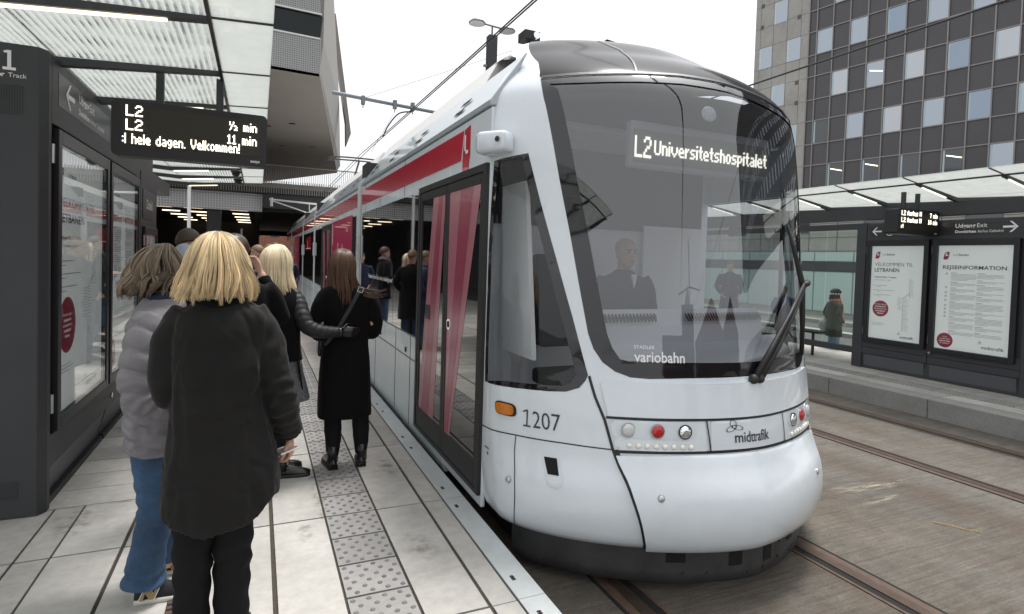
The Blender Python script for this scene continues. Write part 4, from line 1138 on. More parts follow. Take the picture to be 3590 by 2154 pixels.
def surf_text(mb, txt, u, z, size, bold, off, width=None):
    vs, fs, w = glyphs(txt, size, bold); k = (width / w) if width else 1
    e = .01; su = (SH(u + e, z) - SH(u - e, z)).length / (2 * e)
    mb.add([SP(u + p[0] * k / su, z + p[1], off) for p in vs], fs)

WS = [(-.673, 2.812), (-.66, 2.72), (-.647, 2.621), (-.628, 2.392), (-.61, 2.166), (-.598, 2.034), (-.58, 1.845), (-.552, 1.515), (-.527, 1.231), (-.512, 1.144), (-.487, 1.069), (-.452, 1.019), (-.410, .990), (-.358, .985), (-.243, .995), (0, 1.003),
      (.243, .995), (.358, .985), (.410, .990), (.452, 1.019), (.487, 1.069), (.512, 1.144), (.527, 1.231), (.552, 1.515), (.58, 1.845), (.598, 2.034), (.61, 2.166), (.628, 2.392), (.647, 2.621), (.655, 2.70), (.66, 2.755), (.473, 2.758), (.273, 2.768), (.107, 2.785), (-.09, 2.813), (-.215, 2.83), (-.352, 2.83), (-.535, 2.822)]
CW = [(-.905, 2.297), (-.72, 2.328), (-.678, 2.034), (-.623, 1.67), (-.572, 1.316), (-.530, .990), (-.538, .955), (-.558, .911), (-.60, .882), (-.658, .874), (-.85, .862), (-1.07, .853), (-1.0, 1.5)]
zb = [0.0] + [k * .1 for k in range(1, 27)] + [2.66]
yend = lambda z: 3.505 if z < 2.64 else 3.55
side_l = [(-u_at_y(yend(z), z), z) for z in zb] + [(-u_at_y(y_, z), z) for z, y_ in ((2.75, 3.56), (2.9, 3.58), (3.0, 3.62), (3.08, 3.72), (3.14, 3.85), (3.2, 4.1), (3.28, 4.6), (3.34, 4.9), (3.385, 4.9), (3.405, 4.9))]
outer = side_l[::-1] + [(-u, z) for u, z in side_l]
outer = [(-side_l[-1][0], 3.405)] and (side_l[::-1] + [(-u, z) for u, z in side_l])
FAIR = [(-.68, 2.834), (-.535, 2.842), (-.352, 2.85), (-.215, 2.85), (-.09, 2.833), (.107, 2.806), (.273, 2.79), (.473, 2.78), (.66, 2.777), (.675, 2.95), (.735, 3.1), (.80, 3.29), (.82, 3.37), (.78, 3.400), (-.78, 3.400), (-.82, 3.37), (-.80, 3.296), (-.735, 3.1), (-.685, 2.985)]
b = MB(); surf(b, outer, [WS, CW, mir(CW), FAIR], 0.0, .04)
cab = tbuild(b, "front_shell", "tram_white", smooth=True)
# glazing
def inset(poly, d):
    c = (sum(p[0] for p in poly) / len(poly), sum(p[1] for p in poly) / len(poly)); out = []
    n = len(poly)
    for i in range(n):
        a, q, e = poly[i - 1], poly[i], poly[(i + 1) % n]; t = (e[0] - a[0], e[1] - a[1]); l_ = math.hypot(*t) or 1
        nx, nz = -t[1] / l_, t[0] / l_; p1 = (q[0] + nx * d, q[1] + nz * d)
        if not inside(p1, poly): p1 = (q[0] - nx * d, q[1] - nz * d)
        out.append(p1)
    return out
b = MB(); surf(b, WS, [], -.004, .06); ws = tbuild(b, "windscreen", "windscreen", smooth=True)
WSi = inset(WS, .055); WSi = [(u, z if z > 1.3 else max(z, 1.085 - .25 * max(0, abs(u) - .40))) for u, z in WSi]
b = MB(); surf(b, WS, [WSi], .001, .05, rim=-.02); tbuild(b, "windscreen_border", "black_gloss", ws, smooth=True)
b = MB(); surf_text(b, "variobahn", -.398, 1.083, .088, .014, .004, .30); surf_text(b, "STADLER", -.398, 1.16, .026, .01, .004, .12); tbuild(b, "lettering", "white_letter", ws)
for P_ in (CW, mir(CW)):
    b = MB(); surf(b, P_, [], -.006, .06); g_ = tbuild(b, "cab_window", "cab_glass", smooth=True)
    pin = [(u, z) for u, z in inset(P_, .035)]
    b = MB(); surf(b, P_, [pin], .002, .05, rim=-.02); tbuild(b, "window_border", "black_gloss", g_, smooth=True)
# roof fairing above the windscreen
top = [(u, z + .012) for u, z in WS[-7:]][::-1]
topl = [(-.673, 2.824), (-.535, 2.834), (-.352, 2.842), (-.215, 2.842), (-.09, 2.825), (.107, 2.797), (.273, 2.78), (.473, 2.77), (.66, 2.767)]
b = MB(); surf(b, topl + [(.69, 2.95), (.75, 3.1), (.82, 3.29), (.85, 3.37), (.8, 3.405), (-.8, 3.405), (-.85, 3.37), (-.825, 3.296), (-.75, 3.1), (-.697, 2.985)], [], .004, .035, rim=-.02)
rf = tbuild(b, "roof_fairing", "roof_black", smooth=True)
b = MB(); ribbon(b, [(-.377, 3.309), (-.335, 3.22), (-.30, 3.16), (-.325, 3.02), (-.352, 2.85)], .012, .0085); ribbon(b, topl, .025, .0085); tbuild(b, "seam", "black", rf)
b = MB(); b.prism([(2.50, 4.05, 3.40), (2.56, 4.0, 3.47), (3.05, 3.95, 3.40), (3.0, 3.98, 3.36)], (0, .05, 0)); tbuild(b, "antenna", "black")
# seams of the nose panels
b = MB()
sA = [(-.527, .985), (-.512, .864), (-.489, .739), (-.47, .577), (-.445, .418), (-.423, .246), (-.408, .128), (-.395, .02)]
ribbon(b, sA, .016, .004); ribbon(b, mir(sA), .016, .004)
for P_ in ([(u + .009, z) for u, z in sA[3:]], mir([(u + .009, z) for u, z in sA[3:]])): ribbon(b, P_, .026, .003)
sB = [(-1.147, .556), (-.95, .572), (-.798, .584), (-.615, .584), (-.472, .575)]; ribbon(b, sB, .007, .003); ribbon(b, mir(sB), .007, .003)
sC = [(-.795, .584), (-.822, .347), (-.842, .03)]; ribbon(b, sC, .006, .003); ribbon(b, mir(sC), .006, .003)
tbuild(b, "panel_seam", "black", cab)
# hood panel under the windscreen, lamp band, bumper bulge
b = MB(); surf(b, [(-.478, .765), (-.487, .86), (-.494, .95), (-.47, .968), (-.3, .962), (0, .97), (.3, .962), (.47, .968), (.494, .95), (.487, .86), (.478, .765), (.2, .768), (0, .772), (-.2, .768)], [], .014, .04, rim=-.004)
tbuild(b, "hood_panel", "tram_white", smooth=True)
b = MB(); surf(b, [(-.393, .03), (-.42, .246), (-.442, .418), (-.462, .545), (-.3, .558), (0, .566), (.3, .558), (.462, .545), (.442, .418), (.42, .246), (.393, .03)], [], 0, .04, fn=lambda u, z: .010 + .032 * math.sin(PI * min(1, max(0, z / .56))) ** .55, rim=-.004)
tbuild(b, "bumper", "tram_white", smooth=True)
bandT = [(-.485, .756), (-.34, .756), (-.2, .760), (0, .765), (.2, .760), (.34, .756), (.485, .756)]; bandB = [(.467, .566), (.333, .573), (.19, .578), (0, .584), (-.19, .578), (-.333, .573), (-.467, .566)]
b = MB(); ribbon(b, bandT, .014, .005); ribbon(b, bandB, .016, .005)
for u in (-.196, .196): ribbon(b, [(u - .004, .757), (u + .004, .577)], .008, .009)
tbuild(b, "panel_seam", "black", cab)
for s in (-1, 1):
    P_ = [(s * .205, .585), (s * .205, .748), (s * .34, .747), (s * .476, .744), (s * .462, .578), (s * .34, .580)]
    b = MB(); surf(b, P_ if s < 0 else P_[::-1], [], .006, .03, rim=-.002); hl = tbuild(b, "headlight_cluster", "tram_white", smooth=True)
    # recess
    b = MB(); n = 28; cu, cz = s * .345, .690
    rec = [(cu + .112 * (abs(math.cos(a)) ** .6) * (1 if math.cos(a) > 0 else -1), cz + .043 * (abs(math.sin(a)) ** .7) * (1 if math.sin(a) > 0 else -1)) for a in (2 * PI * i / n for i in range(n))]
    surf(b, rec, [], .0085, .02); tbuild(b, "lamp_recess", "tram_white_side", hl, smooth=True)
    for du, m_, r_ in ((.425, "clear_lens", .037), (.345, "red_lens", .037), (.268, "chrome", .036)):
        u = s * du; c = SP(u, .692, .010); N_ = (SN(u, .692) + Vector((0, -.6, 0))).normalized()
        b = MB(); b.tube([c, c + N_ * .006, c + N_ * .012, c + N_ * .015], [r_, r_, r_ * .8, r_ * .25], 20); l_ = tbuild(b, "lamp", m_, hl, smooth=True)
        b = MB(); b.tube([c, c + N_ * .005, c + N_ * .005, c], [r_ + .006, r_ + .006, r_ + .001, r_ + .001], 20, cap=False); tbuild(b, "bezel", "black" if m_ == "chrome" else "alu", hl)
    b = MB()
    for k in range(8):
        u = s * (.424 - k * .0245); c = SP(u, .607, .006); N_ = SN(u, .607); b.tube([c, c + N_ * .008, c + N_ * .013], [.016, .0145, .007], 12)
    tbuild(b, "led_row", "led_bead", hl, smooth=True)
    b = MB()
    for u, z in ((s * .468, .735), (s * .455, .59)): b.disc(SP(u, z, .0075), SN(u, z), .009, 10, .002)
    tbuild(b, "screw", "alu", hl)
b = MB(); surf(b, [(-.190, .588), (-.186, .750), (0, .755), (.186, .750), (.190, .588), (0, .592)], [], .007, .03, rim=-.002); lp_ = tbuild(b, "logo_panel", "tram_white", smooth=True)
b = MB(); surf_text(b, "midttrafik", -.105, .628, .088, .008, .0105, .335)
for k in range(3):
    a0 = R(100 + 120 * k); A = []; B_ = []
    for i in range(20):
        a = 2 * PI * i / 20
        for sc, arr in ((1, A), (.84, B_)):
            ex, ey = .036 * sc * math.cos(a), .019 * sc * math.sin(a); x = math.cos(a0) * (.021 + ex) - math.sin(a0) * ey; y = math.sin(a0) * (.021 + ex) + math.cos(a0) * ey
            arr.append(SP(-.105 + x / 1.45, .722 - .004 + y * .72, .0105))
    b.add(A + B_, [(i, (i + 1) % 20, 20 + (i + 1) % 20, 20 + i) for i in range(20)])
tbuild(b, "lettering", "dark_letter", lp_)
# side marker, fleet number, jacking hole and small fittings
for s in (-1, 1):
    b = MB(); n = 24
    for m_, sc, o_ in ((1, 1.12, .006), (0, .92, .014)):
        b.cm = m_; surf(b, [(s * .855 + sc * .058 * (abs(math.cos(a)) ** .5) * (1 if math.cos(a) > 0 else -1), .728 + sc * .036 * (abs(math.sin(a)) ** .6) * (1 if math.sin(a) > 0 else -1)) for a in (2 * PI * i / n for i in range(n))], [], o_, .03, rim=0)
    tbuild(b, "side_marker", ["amber", "black"], smooth=True)
b = MB(); surf_text(b, "207", -.720, .648, .142, -.006, .004, .165)
ribbon(b, [(-.740, .747), (-.745, .652)], .009, .004); ribbon(b, [(-.760, .652), (-.730, .652)], .009, .004); ribbon(b, [(-.758, .735), (-.740, .746)], .009, .004); ribbon(b, [(-.660, .690), (-.661, .705)], .012, .004); tbuild(b, "fleet_number", "dark_letter", cab)
b = MB(); b.cm = 1; surf(b, [(-.685, .36), (-.69, .50), (-.63, .50), (-.632, .36), (-.65, .335), (-.67, .335)], [], .004, .03); b.cm = 0; surf(b, [(-.678, .40), (-.682, .492), (-.638, .492), (-.64, .40)], [], .007, .03); tbuild(b, "jacking_hole", ["black_gap", "tram_white_side"], cab)
b = MB()
for u, z in ((-.858, .315), (-.36, .34), (.36, .34)): c = SP(u, z, .004 if abs(u) > .5 else .040); b.tube([c, c + SN(u, z) * .010], [.022, .015], 14)
tbuild(b, "lock", "alu", cab, smooth=True)
b = MB(); ribbon(b, [(-1.12, .435), (-1.05, .435)], .008, .004); b.add([SP(-1.085, .418, .004), SP(-1.10, .395, .004), SP(-1.07, .395, .004)], [(0, 1, 2)]); tbuild(b, "jacking_mark", "dark_letter", cab)
# skirt with towing recesses under the bumper
b = MB(); V = []; nu = 60
def skp(u, z, k=0):
    p = SH(u, .2); c = Vector((XC, 3.6, 0)); q = c + (Vector((p.x, p.y, 0)) - c) * (.925 - (.04 if z < -.19 else 0)); return Vector((q.x, q.y, z))
zs_ = (.06, 0, -.06, -.13, -.19, -.215)
for i in range(nu + 1):
    u = -.93 + 1.86 * i / nu; V += [skp(u, z) for z in zs_]
k_ = len(zs_); b.add(V, [(i * k_ + j, i * k_ + j + 1, (i + 1) * k_ + j + 1, (i + 1) * k_ + j) for i in range(nu) for j in range(k_ - 1)])
sk = tbuild(b, "front_skirt", "skirt", smooth=True)
def skq(u0, u1, z0, z1):
    b = MB(); c = Vector((XC, 3.6, 0)); P_ = [skp(u, z) for u, z in ((u0, z0), (u1, z0), (u1, z1), (u0, z1))]; P_ = [p + (p - c).normalized() * .004 for p in P_]; b.add(P_, [(0, 1, 2, 3)]); tbuild(b, "towing_recess", "black_gap", sk)
for u0, u1, z0, z1 in ((-.335, -.275, -.07, .03), (-.12, -.06, -.10, .02), (.10, .15, -.12, .01), (.20, .215, -.05, .01), (.235, .25, -.05, .01), (.27, .32, -.08, .02)): skq(u0, u1, z0, z1)
b = MB()
for u in (-.75, -.62, -.5, -.40, -.28, -.2, -.02, .1, .2, .3, .42):
    c0 = Vector((XC, 3.6, 0)); p = skp(u, -.135 - .02 * (int(u * 50) % 2)); d_ = Vector((p.x - c0.x, p.y - c0.y, 0)).normalized(); b.tube([p, p + d_ * .009], .008, 8)
tbuild(b, "bolt", "steel_dark", sk)
# wiper
b = MB()
P_ = lambda u, z, o_: SP(u, z, o_)
b.tube([P_(.03, .99, .02), P_(.12, 1.17, .05), P_(.24, 1.36, .055), P_(.375, 1.545, .06)], [.022, .016, .012, .012], 8)
b.tube([P_(.065, .985, .02), P_(.16, 1.17, .05), P_(.28, 1.37, .055), P_(.39, 1.54, .06)], [.022, .016, .012, .012], 8)
b.tube([P_(.375, 1.54, .055), P_(.40, 1.55, .07), P_(.43, 1.56, .06)], .02, 8)
b.tube([P_(.30, 1.95, .012), P_(.34, 1.75, .03), P_(.385, 1.55, .045), P_(.415, 1.30, .03), P_(.43, 1.06, .012)], [.008, .014, .02, .014, .008], 8)
b.tube([P_(.25, 1.27, .06), P_(.20, 1.25, .08), P_(.22, 1.22, .08), P_(.27, 1.22, .06)], .006, 6)
b.cm = 0
for u in (.02, .06): b.ball(P_(u, .985, .02), .03)
wp = tbuild(b, "wiper", "rubber", smooth=True)
# mirror-camera pod over the cab window
for s in (-1,):
    c = SP(s * .85, 2.395, .06); t_ = (SH(s * .86 + .02, 2.4) - SH(s * .86 - .02, 2.4)).normalized(); n_ = SN(s * .86, 2.4)
    b = MB(); rl = []
    for a_, w_, h_ in ((-.11, .045, .05), (-.10, .060, .062), (0, .070, .070), (.09, .074, .074), (.12, .060, .066), (.13, .03, .04)):
        rl.append([c + t_ * (a_ * -s * -1) + n_ * (w_ * (abs(math.cos(q)) ** .5) * (1 if math.cos(q) > 0 else -1)) + ZV * (h_ * (abs(math.sin(q)) ** .5) * (1 if math.sin(q) > 0 else -1)) for q in (2 * PI * i / 20 for i in range(20))])
    b.rings(rl); pod = tbuild(b, "camera_pod", "tram_white", smooth=True)
    b = MB(); cl = c + t_ * (.08 * s * -1) + n_ * .074; b.disc(cl, n_, .018, 14, .004); tbuild(b, "camera_lens", "black", pod)

# cab interior
b = MB(); b.box(1.55, 3.86, 4.32, 4.36, .1, 2.75); b.box(1.50, 3.9, 3.1, 4.36, .05, .10); tbuild(b, "cab_partition", "cab_wall")
b = MB(); b.box(1.53, 3.88, 4.29, 4.315, 1.95, 2.72); tbuild(b, "cab_darkening_sheet", "cab_dark")  # dark sheet added over the partition to darken the windscreen's upper part
b = MB(); b.prism([Vector((XC + (SH(u, 2.6).x - XC) * .93, 3.2 + (SH(u, 2.6).y - 3.2) * .80, 2.66)) for u in np.linspace(-.95, .95, 17)] + [Vector((3.9, 4.3, 2.66)), Vector((1.5, 4.3, 2.66))], (0, 0, .05)); tbuild(b, "cab_ceiling", "cab_dark")
b = MB(); b.prism([(1.92, 3.20, 1.10), (3.70, 3.20, 1.10), (3.58, 2.98, 1.02), (2.705, 2.66, 1.0), (1.85, 2.98, 1.02)], (0, 0, .05))
b.prism([(1.95, 3.18, .3), (3.45, 3.18, .3), (3.45, 3.18, 1.36), (1.95, 3.18, 1.36)], (0, -.06, -.12)); con = tbuild(b, "dashboard", "console", bevel=.02)
b = MB()
for k in range(17): b.obox((2.0 + k * .028, 3.112, 1.298), (.006, 0, 0), (0, .012, .010), (.004, .003, -.018))
for k in range(28): b.obox((2.72 + k * .025, 3.112, 1.298), (.005, 0, 0), (0, .012, .010), (.012, .003, -.018))
tbuild(b, "air_vent", "cab_dark", con)
b = MB(); b.obox((2.24, 4.0, 1.35), (.25, 0, 0), (0, .06, 0), (0, .05, .36)); b.obox((2.24, 3.85, .75), (.24, 0, 0), (0, .22, 0), (0, 0, .06)); b.box(2.16, 2.32, 3.78, 3.92, .1, .7); tbuild(b, "driver_seat", "cab_dark", bevel=.03)
b = MB(); b.prism([(1.66, 3.36, 1.0), (1.66, 3.95, 1.0), (1.66, 3.95, 2.2), (1.66, 3.55, 2.2)], (.03, 0, 0)); tbuild(b, "cab_side_panel", "cab_panel")
b = MB(); b.prism([(3.2, 4.30, .2), (3.86, 4.30, .2), (3.86, 4.30, 2.0), (3.2, 4.30, 2.0)], (0, -.03, 0)); tbuild(b, "cab_door", "cab_panel")
# destination display behind the glass
b = MB(); b.box(2.115, 3.295, 2.99, 3.06, 2.265, 2.56); ds = tbuild(b, "destination_display", "display_housing", bevel=.02)
b = MB(); b.box(2.135, 3.285, 2.984, 2.992, 2.30, 2.50); tbuild(b, "screen", "led_panel_pale", ds)
b = MB(); px = 1.15 / 150
for txt, xa, zz, size, wd in (("L2", 2.14, 2.325, .135, .125), ("Universitetshospitalet", 2.29, 2.352, .092, .97)):
    cells, tw_ = led_cells(txt); k_ = wd / tw_; kz = size / 7
    for i, j in cells: b.box(xa + (i + .04) * k_, xa + (i + 1.05) * k_, 2.978, 2.985, zz + (j + .05) * kz, zz + (j + .98) * kz)
tbuild(b, "lettering", "led_dim", ds)
b = MB(); c = SP(-.137, 2.594, -.02); N_ = SN(-.137, 2.594); b.tube([c - N_ * .03, c, c + N_ * .005], [.03, .052, .045], 20); tbuild(b, "top_headlight", "clear_lens", smooth=True)

# car bodies: cross-section extruded along Y
XL = 1.38; XR_ = 2 * XC - XL
def car(y0, y1, first=False):
    b = MB(); zt = 2.655
    yb0 = 4.37 if first else y0
    prof_ = [(XL + .02, -.07), (XL, .0), (XL, zt), (XL + .05, zt + .012), (XR_ - .05, zt + .012), (XR_, zt), (XR_, 0), (XR_ - .02, -.07)]
    b.prism([(x, yb0, z) for x, z in prof_], (0, y1 - yb0, 0))
    if first:
        b.box(XL, XL + .03, 3.5, 4.37, .0, 2.655); b.box(XR_ - .03, XR_, 3.5, 4.37, .0, .9); b.box(XR_ - .03, XR_, 3.5, 4.37, 2.25, 2.655); b.box(XL + .03, XR_ - .03, 3.6, 4.37, 2.62, 2.66)
    o = tbuild(b, "car_body", "tram_white_side", bevel=.008)
    for s in (1, -1):
        fx = lambda x: x if s > 0 else 2 * XC - x
        b = MB(); b.prism([(fx(XL - .012), y0, 2.70), (fx(XL - .012), y0, 2.665), (fx(XL + .06), y0, 2.665), (fx(1.62), y0, 3.03), (fx(1.62), y0, 3.05)], (0, y1 - y0, 0)); r_ = tbuild(b, "roof_panel", "tram_grey", bevel=.006)
        if s > 0:
            yy = y0 + .7 if not first else 4.25
            while yy < y1 - .3:
                b = MB()
                for q in (0, 1):
                    za = 2.79 + q * .085; t0 = (za - 2.70) / .35; xa = XL - .012 + .242 * t0
                    b.prism([(xa - .004, yy, za), (xa - .004, yy + .20, za), (xa + .018, yy + .20, za + .032), (xa + .018, yy, za + .032)], (-.002, 0, .0015))
                yy += 1.25 if first else 1.6; tbuild(b, "roof_vent", "black_gap", r_)
    y0c = 4.3 if first else y0; b = MB(); b.prism([(1.62, y0c, 3.03), (1.75, y0c, 3.26), (2.2, y0c, 3.34), (3.2, y0c, 3.34), (3.66, y0c, 3.26), (3.79, y0c, 3.03)], (0, y1 - y0c, 0)); tbuild(b, "roof_cowl", "white_paint")
    return o
cars = [car(3.50, 8.58, True), car(9.0, 16.0), car(16.4, 20.3), car(20.7, 27.5), car(27.9, 32.5)]
b = MB(); b.box(1.62, 3.79, 4.3, 32.4, 2.6, 3.04); tbuild(b, "roof_deck", "tram_grey")
b = MB(); b.box(1.60, 3.81, 3.4, 32.4, -.22, 0.0); tbuild(b, "underframe", "black_gap")
for y in (8.58, 16.0, 20.3, 27.5):
    b = MB(); b.box(XL + .06, XR_ - .06, y, y + .42, -.05, 3.02); bl_ = tbuild(b, "bellows", "rubber")
    b = MB()
    for k in range(6): b.box(XL - .006, XL + .08, y + .12 + k * .045, y + .155 + k * .045, -.02, 2.72); b.prism([(XL - .006, y + .12 + k * .045, 2.72), (XL + .20, y + .12 + k * .045, 3.02), (XL + .24, y + .12 + k * .045, 3.02), (XL + .08, y + .12 + k * .045, 2.72)], (0, .035, 0))
    tbuild(b, "bellows_fold", "bellows", bl_)
    b = MB(); b.box(XL - .05, XL + .01, y + .08, y + .20, 1.60, 1.95); tbuild(b, "marker_lamp", "clear_lens", bl_, bevel=.01)
# red stripe with the L emblem at its front
for y0, y1 in ((4.10, 8.57), (9.0, 15.99), (16.4, 20.29), (20.7, 27.49), (27.9, 32.4)):
    b = MB(); b.prism([(XL - .004, y0 if y0 > 4.2 else y0 - .055, 2.60), (XL - .004, y1, 2.60), (XL - .004, y1, 2.385), (XL - .004, y0, 2.385)][::-1], (.003, 0, 0)); tbuild(b, "red_stripe", "tram_red", cars[0] if y0 < 5 else None)
b = MB(); b.cm = 0; b.prism([(XL - .004, 3.90, 2.615), (XL - .004, 4.02, 2.60), (XL - .004, 4.06, 2.40), (XL - .004, 4.06, 2.28), (XL - .004, 3.94, 2.27), (XL - .004, 3.90, 2.40)], (.003, 0, 0))
b.cm = 1; b.box(XL - .0055, XL - .003, 3.995, 4.018, 2.42, 2.56); b.box(XL - .0055, XL - .003, 3.945, 4.018, 2.42, 2.445); tbuild(b, "line_emblem", ["tram_red", "white_letter"], cars[0])
# windows along the side
def win(y0, y1, z0=.90, z1=2.265, n=1, name="side_window", m_="side_glass"):
    w = (y1 - y0) / n
    for k in range(n):
        b = MB(); b.box(XL - .005, XL + .01, y0 + k * w + .006, y0 + (k + 1) * w - .006, z0, z1); tbuild(b, name, m_)
win(5.24, 8.50, n=3)
b = MB(); b.text("\u201dHundested, Horsens, Århus - det er jo vidunderlige navne\u201d", (XL - .0056, 7.9, 1.36), (0, -1, 0), ZV, .075, .015, width=1.55); tbuild(b, "window_lettering", "white_letter")
win(9.06, 9.45); win(14.2, 15.95, n=2)
for y0, y1 in ((9.47, 12.2), (22.6, 25.6)):
    b = MB(); b.box(XL - .006, XL + .01, y0, y1, .25, 2.30); pk = tbuild(b, "advert_panel", "tram_pink")
    b = MB(); b.text("NAT", (XL - .0062, y1 - .3, 1.45), (0, -1, 0), ZV, .30, -.01); b.text("aarhus", (XL - .0062, y0 + .7, 2.05), (0, -1, 0), ZV, .10)
    for yy, za, zb_ in ((y1 - .15, 1.85, 2.25), (y1 - 1.0, 1.72, 1.88), (y1 - 1.6, 1.72, 1.84)): b.box(XL - .0085, XL - .006, yy, yy + .03, za, zb_)
    tbuild(b, "lettering", "white_letter", pk)
win(16.5, 20.2, n=3)
b = MB(); b.box(XL - .006, XL + .01, 17.3, 19.2, 1.75, 2.15); nm = tbuild(b, "advert_panel", "tram_red")
b = MB(); b.text("L", (XL - .0064, 18.5, 1.85), (0, -1, 0), ZV, .28, .02); b.box(XL - .0085, XL - .0062, 17.4, 19.1, 1.80, 1.82); tbuild(b, "lettering", "white_letter", nm)
win(20.8, 22.5, n=2); win(25.7, 27.4, n=2); win(28, 32.2, n=4)
# passenger doors
def door(y0, y1, z0, z1, bands):
    XL = 1.38 - .018
    b = MB(); b.box(XL - .008, XL + .03, y0, y0 + .055, z0, z1); b.box(XL - .008, XL + .03, y1 - .055, y1, z0, z1); b.box(XL - .008, XL + .03, y0 + .055, y1 - .055, z1 - .05, z1); b.box(XL - .008, XL + .03, y0 + .055, y1 - .055, z0, z0 + .03); tbuild(b, "door_frame", "rubber")
    m_ = (y0 + y1) / 2
    for k, (a, c) in enumerate(((y0 + .058, m_ - .004), (m_ + .004, y1 - .058))):
        f_ = .05; b = MB(); zz0, zz1 = z0 + .035, z1 - .055
        b.box(XL - .002, XL + .03, a, a + f_, zz0, zz1); b.box(XL - .002, XL + .03, c - f_, c, zz0, zz1); b.box(XL - .002, XL + .03, a + f_, c - f_, zz1 - .07, zz1); b.box(XL - .002, XL + .03, a + f_, c - f_, zz0, zz0 + .17)
        d_ = tbuild(b, "door_leaf", "rubber", bevel=.004)
        b = MB(); b.box(XL + .006, XL + .014, a + f_, c - f_, zz0 + .17, zz1 - .07); tbuild(b, "door_glass", "side_glass", d_)
        if bands:
            b = MB(); g0, g1 = a + f_, c - f_; zl_, zh = zz0 + .17, zz1 - .07; w = g1 - g0
            for j, (p0, p1, q0, q1) in enumerate(bands[k]):
                b.cm = j % 2; b.add([(XL + .0045 - .001 * (j % 3), g0 + w * p0, zl_), (XL + .0045 - .001 * (j % 3), g0 + w * p1, zl_), (XL + .0045 - .001 * (j % 3), g0 + w * q1, zh), (XL + .0045 - .001 * (j % 3), g0 + w * q0, zh)], [(0, 1, 2, 3)])
            tbuild(b, "red_film", ["film_red", "film_dark"], d_)
        if k == 0 and bands:
            b = MB(); b.cm = 0; b.tube([(XL + .006, c - .10, 1.14), (XL + .001, c - .10, 1.14)], .043, 20); b.cm = 1; b.tube([(XL + .002, c - .10, 1.14), (XL - .002, c - .10, 1.14)], .027, 16); tbuild(b, "door_button", ["chrome", "black"], d_)
        if k == 1 and bands:
            b = MB(); b.box(XL + .0, XL + .003, a + .42, a + .56, 1.12, 1.24); tbuild(b, "notice", "black", d_)
def film(name, c, al):
    mt = mat(name, c, .22, spec=.3, coat=.12); mt.node_tree.nodes["Principled BSDF"].inputs["Alpha"].default_value = al
film("film_red", lin(178, 116, 126), .90); film("film_dark", lin(156, 74, 92), .92)
door(3.51, 5.22, .08, 2.29, [[(.80, 1.0, .0, 1.0), (.86, 1.0, .22, .62)], [(.30, 1.0, .0, .50), (.52, .85, .10, .27)]])
door(12.3, 14.1, .08, 2.29, [[(0, .5, .3, .9), (.5, .9, 0, .4)], [(0, .5, .3, .9)]])
# lower side panels: seams and latches
b = MB()
for y0, y1 in ((5.24, 8.55), (9.05, 15.95), (16.45, 20.25), (20.75, 27.45), (27.95, 32.4)):
    b.box(XL - .003, XL, y0, y1, .655, .664); b.box(XL - .003, XL, y0, y1, .885, .893)
for y in (5.5, 6.15, 7.3, 8.0, 10.5, 12, 14, 15.2, 17.5, 19, 22, 24, 26): b.box(XL - .003, XL, y - .004, y + .004, .0, .886)
for y in (5.9, 7.2, 8.3, 11.3, 15): b.box(XL - .003, XL, y - .002, y + .002, 2.28, 2.65)
tbuild(b, "panel_seam", "black", cars[0])
b = MB()
for y in (5.66, 6.95): b.box(XL - .012, XL, y, y + .035, .70, .745)
tbuild(b, "latch", "black", cars[0])
# pantograph
pg = MB(); yc = 17.5
pg.tube([(2.1, yc, 3.35), (2.705, yc + 1.3, 3.9), (2.705, yc, 4.45)], .03, 6); pg.tube([(3.3, yc, 3.35), (2.705, yc + 1.3, 3.9)], .03, 6)
for dy in (-.25, .25): pg.tube(catmull([(1.75, yc + dy, 4.32), (2.0, yc + dy, 4.47), (3.4, yc + dy, 4.47), (3.65, yc + dy, 4.32)], 5), .025, 6)
pg.tube([(2.0, yc - .25, 4.44), (2.0, yc + .25, 4.44)], .02, 6); pg.tube([(3.4, yc - .25, 4.44), (3.4, yc + .25, 4.44)], .02, 6); tbuild(pg, "pantograph", "black")

